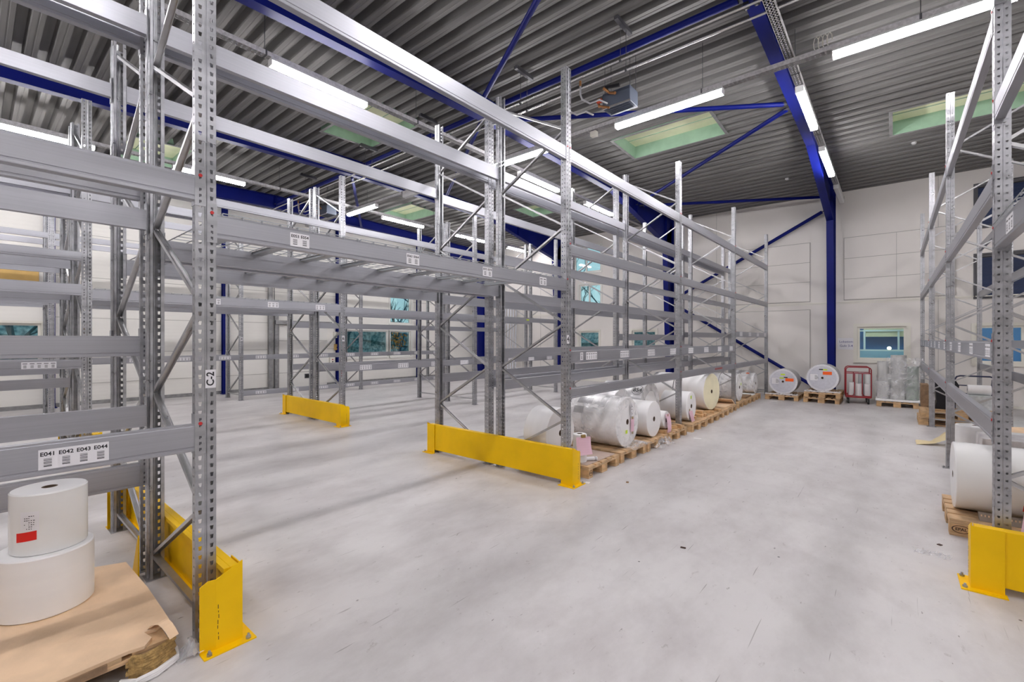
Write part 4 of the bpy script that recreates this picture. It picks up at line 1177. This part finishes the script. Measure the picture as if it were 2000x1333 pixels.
r7 = roll('paper_roll', 'big cream coloured roll with yellowish end, on timber boards', .385, .55, (-2.95 - .55, 10.20, DZ + .05 + .39), 'x', body=PAPER, face=CREAMP, rot=math.radians(-8), group=None)
r7b = xroll('white roll lying directly behind the cream coloured roll', .375, .55, -3.60, 10.12, DZ + .05 + .38, bands=(.50,), group=None)
r8 = xroll('film wrapped roll beside the third aisle post', .34, .62, -2.96, 12.42, DZ + .345, wrap=(FILM, .012), bands=(.2,), group=None)
face_note(r8, .02, .08, .06, .06, .65, LIME, 'lime_dot')
r9 = xroll('wrapped roll with an orange dot near the last aisle post', .29, .36, -3.02, 14.45, DZ + .295, wrap=(FILM, .01), group=None)
patch(r9, .305, PI + .25, PI + .45, .14, .22, ORANGE, 'orange_dot')
r9b = xroll('grey wrapped roll behind the last aisle post', .30, .4, -3.3, 15.0, DZ + .305, wrap=(FILMD, .012), group=None)
# rolls at the end wall; axis -y: local z -> -Y, local x -> +X, local y -> +Z
GRAYW = mat('grey_wrap', (.46, .45, .46), .35, .0, var=.1, scale=5, bump=.2, bscale=20)
def endroll(xc, r, zc_, y, lab):
    rt = roll('paper_roll', lab, r, .62, (xc, y + .62, zc_), '-y', body=GRAYW, face=mat('printed_end_paper', (.60, .60, .66), .45, var=.05, scale=18), group='silver wrapped rolls at the end wall', rc=.03)
    m = MB(); N = 64
    for k in range(N):
        a0 = 2 * PI * k / N; a1 = a0 + 2 * PI / N * .62
        m.quad(((r - .001) * math.cos(a0), (r - .001) * math.sin(a0), .6205), ((r - .001) * math.cos(a1), (r - .001) * math.sin(a1), .6205), ((r - .05) * math.cos(a1), (r - .05) * math.sin(a1), .6225), ((r - .05) * math.cos(a0), (r - .05) * math.sin(a0), .6225), CARD)
    m.build('crimped_rim', rt)
    return rt
e1 = endroll(-2.385, .355, DZ + .36, 14.72, 'silver wrapped roll on a single pallet at the end wall, orange sticker at its right')
e2 = endroll(-1.46, .365, 2 * DZ + .37, 14.70, 'silver wrapped roll on two stacked pallets at the end wall')
for e, (ox, oy), (lx, ly), (bx, by) in ((e1, (.16, .055), (-.03, .10), (.07, .12)), (e2, (.11, .13), (.06, .22), (-.03, .225))):
    flat(e, 'orange_sticker', .20, .085, ox, oy, .623, ORANGE); flat(e, 'lime_sticker', .10, .035, lx, ly, .623, LIME); flat(e, 'black_marker', .09, .028, bx, by, .6245, BLACK)
    flat(e, 'shipping_label', .17, .17, -.19, .01, .623, CARD)
    m = MB()
    for k in range(5): m.box(-.17, -.12 + (k * 3 % 4) * .012, -.04 + k * .024, -.03 + k * .024, .6243, .6247, INKG)
    m.build('print_marks', e)
flat(e1, 'lime_sticker', .11, .04, .0, .20, .623, LIME)
def skirt(x0, x1, y, z, lab, seed, amp=.05, h=.12, mt=FILMD, depth=.3):
    rnd = random.Random(seed); m = MB(); n, rws = 26, 7; i0 = len(m.v); k = m.mi(mt)
    for j in range(rws):
        for i in range(n):
            t = i / (n - 1)
            m.v.append((x0 + (x1 - x0) * t + rnd.uniform(-.01, .01), y + depth * (j / (rws - 1) - .5) + rnd.uniform(-.02, .02), z + h * (1 - abs(j / (rws - 1) - .5) * 2) * rnd.uniform(.1, 1) * .6 + .004))
    for j in range(rws - 1):
        for i in range(n - 1): m.f.append((i0 + j * n + i, i0 + j * n + i + 1, i0 + (j + 1) * n + i + 1, i0 + (j + 1) * n + i)); m.m.append(k)
    return tag(m.build('crumpled_film', smooth=False), lab, 'plastic film', 'crumpled stretch film')
skirt(-2.8, -2.0, 14.62, DZ, 'crumpled film under the left end wall roll', 1, h=.09, depth=.2)
skirt(-1.85, -1.05, 14.56, 2 * DZ, 'crumpled film under the right end wall roll', 2, h=.1, depth=.2)
skirt(-3.0, -2.66, 7.0, .02, 'crumpled film hanging off the medium roll onto the floor', 3, h=.3, depth=.45, mt=FILM)
skirt(-3.0, -2.74, 6.25, DZ, 'crumpled film at the foot of the big wrapped roll', 4, h=.12, depth=.6, mt=FILM)
skirt(-2.90, -2.82, .76, .0, 'shiny crumpled clear film at the foot of the near post', 5, h=.16, depth=.12, mt=FILMC)
skirt(.12, .34, 4.85, 0, 'thin clear film lying on the floor beside the right yellow guard', 6, h=.04, depth=.1, mt=FILMC)

# boards, blocks and sheets on the pallets
def board(x0, x1, y0, y1, z0, z1, lab, rot=0, mt=WOOD2, name='timber_board', grp='loose timber on the pallets', cat='board'):
    m = MB(); dx, dy = (x1 - x0) / 2, (y1 - y0) / 2; m.box(-dx, dx, -dy, dy, 0, z1 - z0, mt, .003)
    return tag(m.build(name, None, ((x0 + x1) / 2, (y0 + y1) / 2, z0), (0, 0, rot)), lab, cat, grp)
LB = 'brown timber board lying on the pallets beside the cream roll'
for i, (a, b, c, d, z0, z1, ro) in enumerate(((-3.6, -2.9, 9.3, 9.42, DZ, .20, .03), (-3.55, -2.88, 9.46, 9.58, DZ, .20, -.04), (-3.6, -2.95, 9.62, 9.74, DZ, .20, .02), (-3.5, -2.92, 9.38, 9.5, .20, .26, .05), (-3.4, -2.86, 9.85, 9.96, DZ, .195, .4), (-3.3, -2.84, 10.35, 10.46, DZ, .195, -.3), (-3.7, -2.92, 8.95, 9.05, DZ, .2, 0))):
    board(a, b, c, d, z0, z1, LB, ro)
for a, b, c, d, z0, z1, ro in ((-3.3, -2.84, 7.28, 7.38, DZ, .204, .0), (-3.3, -2.84, 7.46, 7.56, DZ, .204, .06), (-3.1, -2.86, 7.75, 7.86, DZ, .2, .7), (-3.0, -2.8, 7.94, 8.03, DZ, .2, -.2)):
    board(a, b, c, d, z0, z1, 'short timber block under or beside the small roll with pink sheet', ro, grp='timber blocks by the small roll')
board(-4.0, -2.86, 4.84, 5.58, DZ + .001, DZ + .006, 'brown paper sheet covering the pallet behind the long yellow guard', 0, mat('brown_paper', (.52, .40, .34), .7, var=.06), 'paper_sheet', None, 'paper sheet')
# folded cardboard on the eighth pallet
m = MB(); m.prism([(10.98, DZ + .002), (11.72, DZ + .002), (11.74, DZ + .02), (11.5, DZ + .14), (11.46, DZ + .135), (11.68, DZ + .025), (10.98, DZ + .012)], 'x', -3.9, -2.9, KRAFT)
tag(m.build('cardboard_sheet'), 'folded brown cardboard on a pallet left of the third aisle post', 'cardboard')
board(-3.9, -2.95, 13.0, 13.6, DZ + .001, DZ + .05, 'pile of brown cardboard on the pallet past the third aisle post', .02, KRAFT2, 'cardboard_pile', None, 'cardboard')
board(-3.8, -2.96, 13.86, 14.14, DZ + .001, DZ + .03, 'white paper sheets on the farthest aisle pallet', 0, PAPER, 'paper_sheets', None, 'paper sheet')
# small upright roll with pink sheet and marker tube on the first pallet
u1 = roll('paper_roll', 'small upright white roll with a pink note behind the yellow guard', .085, .35, (-3.02, 4.93, DZ + .008), 'z', rc=.035, group=None)
m = MB(); N = 8
for k in range(N):
    t0, t1 = k / N, (k + 1) / N
    m.quad((.088 + .04 * t0 * t0, -.10, .325 - .22 * t0), (.092 + .05 * t0 * t0, .10, .325 - .21 * t0), (.092 + .05 * t1 * t1, .10, .325 - .21 * t1), (.088 + .04 * t1 * t1, -.10, .325 - .22 * t1), PINK)
m.build('pink_note', u1, rot=(0, 0, -.5)); m = MB(); m.box(.07, .094, -.03, .03, .315, .352, TAPE); m.build('tape', u1, rot=(0, 0, -.5))
tb = thing('label_tube', 'small white tube lying on the brown paper behind the yellow guard', 'tube', (-2.97, 5.05, DZ + .006 + .028), (0, 0, .9))
tb.location = (-2.93, 5.06, DZ + .006 + .026)
m = MB(); m.tube([(-.08, 0, 0), (.075, 0, 0)], .025, CARD, 16); m.build('tube', tb, smooth=True)
m = MB(); m.tube([(.04, 0, 0), (.045, 0, 0)], .0255, INKG, 16); m.tube([(.055, 0, 0), (.06, 0, 0)], .0255, INKG, 16); m.build('printed_band', tb, smooth=True)

# ------------------------------------------------------------------ near left corner
roll('paper_roll', 'large white roll standing lowest on the near cardboard', .205, .335, (-3.73, .285, .163), 'z', rc=.038, group='near upright rolls', rot=1.0)
u2 = roll('paper_roll', 'white roll with red sticker standing on top of the near stack', .162, .335, (-3.735, .30, .4985), 'z', rc=.034, body=PAPERS, face=PAPER, group='near upright rolls')
a_c = math.atan2(-.30, 3.735)
def sidepatch(rt, r, ac, wa, z0, z1, mt, name, skew=0):
    m = MB(); N = 10
    for k in range(N):
        b0 = ac - wa / 2 + wa * k / N; b1 = b0 + wa / N; s0 = skew * (k / N - .5); s1 = skew * ((k + 1) / N - .5)
        m.quad((r * math.cos(b0), r * math.sin(b0), z0 + s0), (r * math.cos(b1), r * math.sin(b1), z0 + s1), (r * math.cos(b1), r * math.sin(b1), z1 + s1), (r * math.cos(b0), r * math.sin(b0), z1 + s0), mt)
    return m.build(name, rt, smooth=True)
sidepatch(u2, .1628, a_c - .60, .58, .085, .135, REDST, 'red_sticker', .012)
sidepatch(u2, .1626, a_c - .50, .50, .140, .245, CARD, 'shipping_label', .0)
m = MB(); rnd = random.Random(4)
for c_ in range(5):
    for k in range(7):
        if rnd.random() < .25: continue
        a0 = a_c - .64 + c_ * .06; z0 = .150 + k * .0115
        rr = .1632; a1 = a0 + rnd.uniform(.02, .045); 
        m.quad((rr * math.cos(a0), rr * math.sin(a0), z0), (rr * math.cos(a1), rr * math.sin(a1), z0), (rr * math.cos(a1), rr * math.sin(a1), z0 + .004), (rr * math.cos(a0), rr * math.sin(a0), z0 + .004), INK)
m.build('print_marks', u2)
# cardboard cover with torn corner
m = MB()
poly = [(-4.15, -1.0), (-2.88, -1.0), (-2.84, -.2), (-2.85, .30), (-2.86, .50), (-2.845, .56), (-2.90, .60), (-2.98, .585), (-2.97, .63), (-3.02, .70), (-3.5, .705), (-4.02, .69), (-4.15, .40)]
m.prism(poly, 'z', .1455, .1615, KRAFT)
cb = tag(m.build('cardboard_sheet'), 'torn brown cardboard covering the near left pallets under the rolls', 'cardboard')
m = MB()
for k in range(6):
    a0, a1 = k * .38, (k + 1) * .38
    x0 = -3.0 + .036 * k; x1 = -3.0 + .036 * (k + 1); z0 = .165 + .05 * math.sin(a0 * 1.3); z1 = .165 + .05 * math.sin(a1 * 1.3)
    m.quad((x0, .60 + .008 * k, z0), (x0 - .02, .655 + .006 * k, z0), (x1 - .02, .661 + .006 * k, z1), (x1, .608 + .008 * k, z1), KRAFT)
t_ = m.build('torn_flap', cb, smooth=True)
m = MB(); m.box(-2.858, -2.842, -.9, .42, .115, .1455, KRAFT2); m.build('folded_edge', cb)
STRAW = mat('crushed_corrugated', (.42, .27, .10), .85, var=.35, scale=30, bump=.8, bscale=55)
m = MB()
for k in range(8):
    w0 = .012 * math.sin(k * 2.1)
    m.tube([(-2.852, .50 + w0, .030 + k * .0135), (-2.826 + w0 * .4, .55, .030 + k * .0135), (-2.822 - w0 * .4, .60, .033 + k * .0135), (-2.87, .675 + w0, .033 + k * .0135), (-2.94, .690, .034 + k * .0135)], .0125, STRAW, 7)
tag(m.build('crushed_cardboard', smooth=True), 'crushed brown cardboard wad wrapped round the near pallet corner', 'cardboard')
m = MB()
for k in range(3): m.tube([(-2.86, .47, .008 + k * .01), (-2.815 + .004 * k, .52, .010 + k * .01), (-2.812, .6, .012 + k * .01), (-2.87, .70, .012 + k * .01), (-2.95, .712, .01 + k * .01)], .0105, PAPER, 8)
tag(m.build('paper_strip', smooth=True), 'white crumpled paper strip under the near pallet corner', 'paper')

# ------------------------------------------------------------------ cart at the end wall
ct = thing('platform_cart', 'red tube framed cart with small rolls standing below the wall sign', 'cart', (-.70, 14.95, 0), (0, 0, .10))
m = MB(); m.box(-.27, .27, 0, .62, .16, .20, RED, .006); m.build('platform', ct)
def hoop(y):
    m = MB(); w, h = .265, .78
    pts = [(-w, y, .18), (-w, y, .18 + h - .06), (-w + .02, y, .18 + h - .02), (-w + .06, y, .18 + h), (w - .06, y, .18 + h), (w - .02, y, .18 + h - .02), (w, y, .18 + h - .06), (w, y, .18)]
    m.tube(pts, .014, RED, 10); m.tube([(-w, y, .80), (w, y, .80)], .012, RED, 8)
    m.tube([(-.08, y, .80), (-.08, y, .28), (-.10, y, .23), (-.14, y, .21), (-w, y, .21)], .012, RED, 8)
    m.tube([(.08, y, .80), (.08, y, .28), (.10, y, .23), (.14, y, .21), (w, y, .21)], .012, RED, 8)
    return m.build('handle_frame', ct, smooth=True)
hoop(.012); hoop(.61)
for x in (-.21, .21):
    for y in (.07, .55):
        m = MB(); m.tube([(x - .018, y, .07), (x + .018, y, .07)], .07, RUBBER, 24); w_ = m.build('wheel', ct, smooth=True)
        m = MB(); m.tube([(x - .02, y, .07), (x + .02, y, .07)], .03, GREYM, 14); m.build('hub', w_, smooth=True)
        m = MB(); m.box(x - .03, x - .024, y - .025, y + .025, .06, .16, GREYM); m.box(x + .024, x + .03, y - .025, y + .025, .06, .16, GREYM); m.box(x - .03, x + .03, y - .03, y + .03, .152, .16, GREYM); m.build('caster_fork', ct)
for i, (x, y, r_, h, mt, z) in enumerate(((-.87, 15.2, .07, .35, PAPER, .2), (-.70, 15.15, .075, .32, PAPER, .2), (-.52, 15.2, .075, .32, PAPER, .2), (-.66, 15.42, .07, .60, GRAYW, .2), (-.50, 15.40, .07, .58, PAPER, .2))):
    roll('paper_roll', ['narrow white roll at the left of the red cart', 'small white roll in the middle of the red cart', 'small white roll at the right of the red cart', 'tall grey roll at the back of the red cart', 'tall white roll at the back right of the red cart'][i], r_, h, (x, y, z + .0005), 'z', body=mt, rc=.02, group='small rolls on the red cart')

# ------------------------------------------------------------------ wrapped clear rolls by the far window
CLR = mat('pale_film_roll', (.56, .56, .55), .3, 0, var=.08, scale=10, stretch=(5, 5, .2))
CLG = mat('green_film_roll', (.36, .42, .37), .3, 0, var=.08, scale=8)
m = MB(); m.box(-.35, .50, 14.74, 15.9, DZ + .001, DZ + .05, PAPER, .01)
tag(m.build('foam_sheet'), 'white sheet on the pallet by the far window', 'sheet')
zz = DZ + .051
FR = [(-.20, 14.95, .125, .44, CLR, zz), (.08, 14.95, .14, .44, CLR, zz), (.36, 14.97, .12, .40, CLG, zz), (-.20, 14.95, .12, .50, CLR, zz + .441), (.10, 15.0, .155, .66, CLR, zz + .441), (.37, 15.0, .11, .42, CLG, zz + .401), (-.1, 15.4, .15, .5, CLR, zz), (.25, 15.4, .15, .5, CLG, zz)]
for i, (x, y, r_, h, mt, z) in enumerate(FR):
    roll('film_roll', ['lower left', 'lower middle', 'lower right greenish', 'upper left', 'tall upper middle', 'upper right greenish', 'rear left', 'rear right'][i] + ' pale roll inside the film wrapped stack by the far window', r_, h, (x, y, z), 'z', body=mt, rc=.03, group='rolls in the wrapped stack')
m = MB(); rnd = random.Random(9); n, rows = 48, 12; i0 = 0; k = m.mi(FILM)
for j in range(rows):
    t = j / (rows - 1)
    for i in range(n):
        a = 2 * PI * i / n; ca, sa = math.cos(a), math.sin(a); e = 1 / max(abs(ca) ** 4 + abs(sa) ** 4, 1e-6) ** .25
        g = 1 + .05 * math.sin(3 * a + 5 * t) + rnd.uniform(-.03, .03) + (.10 * math.sin(PI * t * 1.4) if t > .5 else 0)
        m.v.append((.08 + .42 * ca * e * g, 15.2 + .45 * sa * e * g, zz + .01 + .62 * t))
for j in range(rows - 1):
    for i in range(n):
        i2 = (i + 1) % n; m.f.append((j * n + i, j * n + i2, (j + 1) * n + i2, (j + 1) * n + i)); m.m.append(k)
tag(m.build('stretch_film', smooth=True), 'loose clear stretch film around the roll stack by the far window', 'plastic film')
m = MB(); rnd = random.Random(11); n, rows = 30, 9; k = m.mi(FILMC)
for j in range(rows):
    t = j / (rows - 1)
    for i in range(n):
        a = -PI * .95 + PI * 1.25 * i / (n - 1)
        m.v.append((.22 + (.34 + .04 * math.sin(8 * t + i)) * math.cos(a) + rnd.uniform(-.012, .012), 15.0 + .30 * math.sin(a) + rnd.uniform(-.012, .012), zz + .52 + .52 * t))
for j in range(rows - 1):
    for i in range(n - 1): m.f.append((j * n + i, j * n + i + 1, (j + 1) * n + i + 1, (j + 1) * n + i)); m.m.append(k)
tag(m.build('stretch_film'), 'shiny torn film hanging round the top of the roll stack', 'plastic film')

# ------------------------------------------------------------------ right rack contents
rb = roll('paper_roll', 'big glossy white roll in the right rack above the EPAL pallet', .295, .80, (1.22, 5.83, DZ + .30), '-x', body=PAPERS, rc=.032, group=None)
# local for '-x': local z -> -X, local x -> +Z, local y -> Y
m = MB(); rr = .2962
def sp(a0, a1, z0, z1, mt, r_=rr):
    N = 6
    for k in range(N):
        b0 = a0 + (a1 - a0) * k / N; b1 = a0 + (a1 - a0) * (k + 1) / N
        m.quad((r_ * math.cos(b0), r_ * math.sin(b0), z0), (r_ * math.cos(b1), r_ * math.sin(b1), z0), (r_ * math.cos(b1), r_ * math.sin(b1), z1), (r_ * math.cos(b0), r_ * math.sin(b0), z1), mt)
sp(-2.25, -2.02, .33, .40, REDST); sp(-2.40, -2.25, .29, .36, REDST); m.build('red_sticker', rb)
m = MB(); sp(-2.72, -2.42, .22, .38, CARD); m.build('shipping_label', rb)
m = MB(); sp(-2.66, -2.63, .23, .37, INKG, .2966); sp(-2.58, -2.54, .25, .36, INKG, .2966); m.build('print_marks', rb)
CORR = mat('corrugated_edge', (.26, .21, .17), .8, 0)
m = MB()
m.prism([(5.50, DZ + .002), (5.58, DZ + .002), (5.62, DZ + .05), (5.54, DZ + .055)], 'x', .56, 1.15, CORR)
for k in range(26): m.box(.57 + k * .022, .578 + k * .022, 5.525, 5.53, DZ + .006, DZ + .05, KRAFT)
tag(m.build('roll_chock'), 'corrugated cardboard wedge holding the big glossy roll', 'cardboard')
u3 = roll('paper_roll', 'upright white roll behind the right yellow guard, pink sheet taped to it', .24, .30, (.98, 4.86, DZ + .001), 'z', rc=.04, group=None, rot=0)
m = MB()
for k in range(6):
    t0, t1 = k / 6, (k + 1) / 6
    m.quad((-.25 - .03 * t0, -.12 - .02 * t0, .29 - .28 * t0), (-.25 - .03 * t0, .06, .30 - .28 * t0), (-.25 - .03 * t1, .06, .30 - .28 * t1), (-.25 - .03 * t1, -.12 - .02 * t1, .29 - .28 * t1), PINK)
m.build('pink_sheet', u3); m = MB(); m.box(-.262, -.245, -.05, .0, .25, .31, TAPE); m.build('tape', u3)
m = MB(); m.box(.80, 1.6, 4.62, 5.25, DZ + .305, DZ + .312, KRAFT); tag(m.build('cardboard_sheet', None, (0, 0, 0)), 'brown cardboard laid over the upright roll at the right edge', 'cardboard')
roll('foil_roll', 'shiny silver cylinder lying in the right rack', .17, 1.0, (.95, 6.9, DZ + .175), 'x', body=SILVERF, rc=.03, group=None)
board(.78, 1.7, 7.45, 8.0, .0, .55, 'film wrapped white bale in the right rack behind the silver cylinder', 0, filmmat('bale_film', .9, (.72, .69, .69)), 'wrapped_bale', None, 'bale')
bg = thing('rubbish_bag', 'dark grey plastic bag with blue print on top of the wrapped bale', 'bag', (1.35, 7.75, .552))
bm = bmesh.new(); bmesh.ops.create_icosphere(bm, subdivisions=3, radius=.16)
for v in bm.verts: v.co = Vector((v.co.x * 1.2, v.co.y, max(v.co.z * .6 + .085, 0))) * (1 + random.uniform(-.05, .05)); v.co.z = max(v.co.z, 0)
m = MB(); m.add_bm(bm, mat('grey_bag', (.12, .11, .13), .3)); m.build('bag_body', bg, smooth=True)
roll('paper_roll', 'wide upright white roll behind the second right post', .20, .36, (.86, 8.86, DZ + .001), 'z', rc=.035, group=None)
st = thing('sheet_stack', 'stack of white wrapped sheets in the right rack behind the glossy roll', 'paper stack', (1.20, 8.55, DZ + .001))
for k in range(12):
    m = MB(); dx = random.uniform(-.01, .01); m.box(-.16 + dx, .16 + dx, -.14, .14, k * .028, k * .028 + .026, PAPERS, .004); m.build('sheet_pack', st)
ym = mat('yellow_waste_paper', (.72, .60, .36), .6)
m = MB(); n = 14; rnd = random.Random(5); k = m.mi(ym)
for j in range(5):
    for i in range(n):
        t = i / (n - 1); m.v.append((.28 + .36 * t + rnd.uniform(-.01, .01), 9.75 + .09 * j * (1 - .3 * t) + .1 * t, .004 + .02 * abs(math.sin(3 * t + j)) + .34 * max(0, t - .45) ** 1.2 * (1.2 if j in (1, 2, 3) else .6)))
for j in range(4):
    for i in range(n - 1): m.f.append((j * n + i, j * n + i + 1, (j + 1) * n + i + 1, (j + 1) * n + i)); m.m.append(k)
o = tag(m.build('waste_paper', smooth=True), 'curled yellowish paper scrap on the floor by the second right post', 'paper')
# black covered bundle, cardboard packs on the timber pile
m = MB()
pf = [(0, 0), (.04, .16), (.02, .42), (-.02, .66), (.02, .70), (.09, .60), (.30, .62), (.36, .50), (.34, .2), (.26, .02)]
m.prism([(a + .62, b + .291) for a, b in pf], 'y', 12.35, 12.75, mat('black_sheet', (.006, .006, .010), .35, bump=.3, bscale=8))
tag(m.build('black_bundle'), 'bundle covered in black plastic standing on the timber pile', 'bundle')
board(.44, .56, 12.75, 13.2, .29, .75, 'tall brown cardboard bundle left of the black bundle', 0, KRAFT2, 'cardboard_bundle', None, 'cardboard')
board(.5, 1.55, 12.2, 12.32, .29, .315, 'loose timber plank on top of the timber pile', .06, WOOD, 'timber_board', None)
board(1.1, 1.9, 10.4, 11.2, .0, .22, 'open brown cardboard box behind the second right post', .3, KRAFT, 'cardboard_box', None, 'box')
# hand trolley with a small roll
ht = thing('hand_trolley', 'black tube framed trolley carrying a white roll behind the right rack', 'trolley', (1.30, 13.45, 0), (0, 0, -.08))
m = MB(); m.tube([(-.30, 0, .1), (-.30, 0, .84), (-.27, 0, .9), (-.22, 0, .92), (.22, 0, .92), (.27, 0, .9), (.30, 0, .84), (.30, 0, .1)], .016, NAVYT, 10)
m.tube([(-.3, 0, .72), (.3, 0, .72)], .012, NAVYT, 8); m.tube([(-.3, 0, .55), (.3, 0, .55)], .012, NAVYT, 8); m.build('handle_frame', ht, smooth=True)
m = MB(); m.box(-.32, .32, -.56, .05, .10, .14, NAVYT, .008); m.build('platform', ht)
m = MB(); m.bar((.2, -.05, .14), (.27, -.04, .86), .08, .05, NAVYT); m.build('side_panel', ht)
for x in (-.27, .27):
    for y in (-.48, -.04): m = MB(); m.tube([(x - .015, y, .05), (x + .015, y, .05)], .05, RUBBER, 18); m.build('wheel', ht, smooth=True)
board(1.15, 1.5, 12.98, 13.3, .141, .56, 'white wrapped box on the black trolley', 0, mat('bluewhite_pack', (.62, .66, .68), .35, var=.15, scale=12), 'wrapped_box', None, 'box')
roll('paper_roll', 'small white roll lying on the black trolley', .10, .34, (1.16, 13.14, .561 + .101), 'x', rc=.025, group=None)

# leaning spare beams in the far corner
for k in range(6):
    m = MB(); a = (-13.4 + k * .16, 15.35 - .02 * k, .03); b = (-14.0 + k * .16, 16.05, 3.4)
    m.bar(a, b, .05, .11, GALVB)
    tag(m.build('spare_beam'), 'spare steel beam leaning in the far corner', 'beam', 'spare beams leaning in the far corner')
# small debris on the floor
for i, (x, y, w, h, ro, mt) in enumerate(((-2.4, 4.98, .03, .05, .4, KRAFT2), (-2.55, 7.95, .12, .05, .3, PAPER), (-2.48, 14.0, .2, .05, .8, PAPER), (-1.3, 3.7, .04, .02, .2, STAMP), (.29, 5.1, .03, .025, 1, STAMP), (-2.75, 4.66, .05, .05, .2, PAPER))):
    m = MB(); m.box(-w / 2, w / 2, -h / 2, h / 2, .0005, .006, mt)
    tag(m.build('floor_scrap', None, (x, y, 0), (0, 0, ro)), ['brown scrap on the floor right of the long yellow guard', 'white paper strip on the floor by the second aisle post', 'white strip on the floor at the far end of the aisle', 'tiny dark scrap in the aisle', 'small dark scrap on the floor beside the EPAL pallet', 'white crumb at the corner of the long yellow guard'][i], 'scrap')

# ------------------------------------------------------------------ world and view
w = bpy.data.worlds.new('dusk'); SC.world = w; w.use_nodes = True
bg_ = w.node_tree.nodes['Background']
tc = w.node_tree.nodes.new('ShaderNodeTexCoord'); sp_ = w.node_tree.nodes.new('ShaderNodeSeparateXYZ'); rp = w.node_tree.nodes.new('ShaderNodeValToRGB')
w.node_tree.links.new(tc.outputs['Generated'], sp_.inputs[0]); w.node_tree.links.new(sp_.outputs['Z'], rp.inputs['Fac'])
e = rp.color_ramp.elements; e[0].position = 0; e[0].color = (.44, .62, .67, 1); e[1].position = .5; e[1].color = (.50, .66, .80, 1)
w.node_tree.links.new(rp.outputs[0], bg_.inputs['Color']); bg_.inputs['Strength'].default_value = .42
SC.view_settings.view_transform = 'Standard'; SC.view_settings.look = 'None'; SC.view_settings.gamma = 1; SC.view_settings.exposure = 1.52
SC.view_settings.use_curve_mapping = False
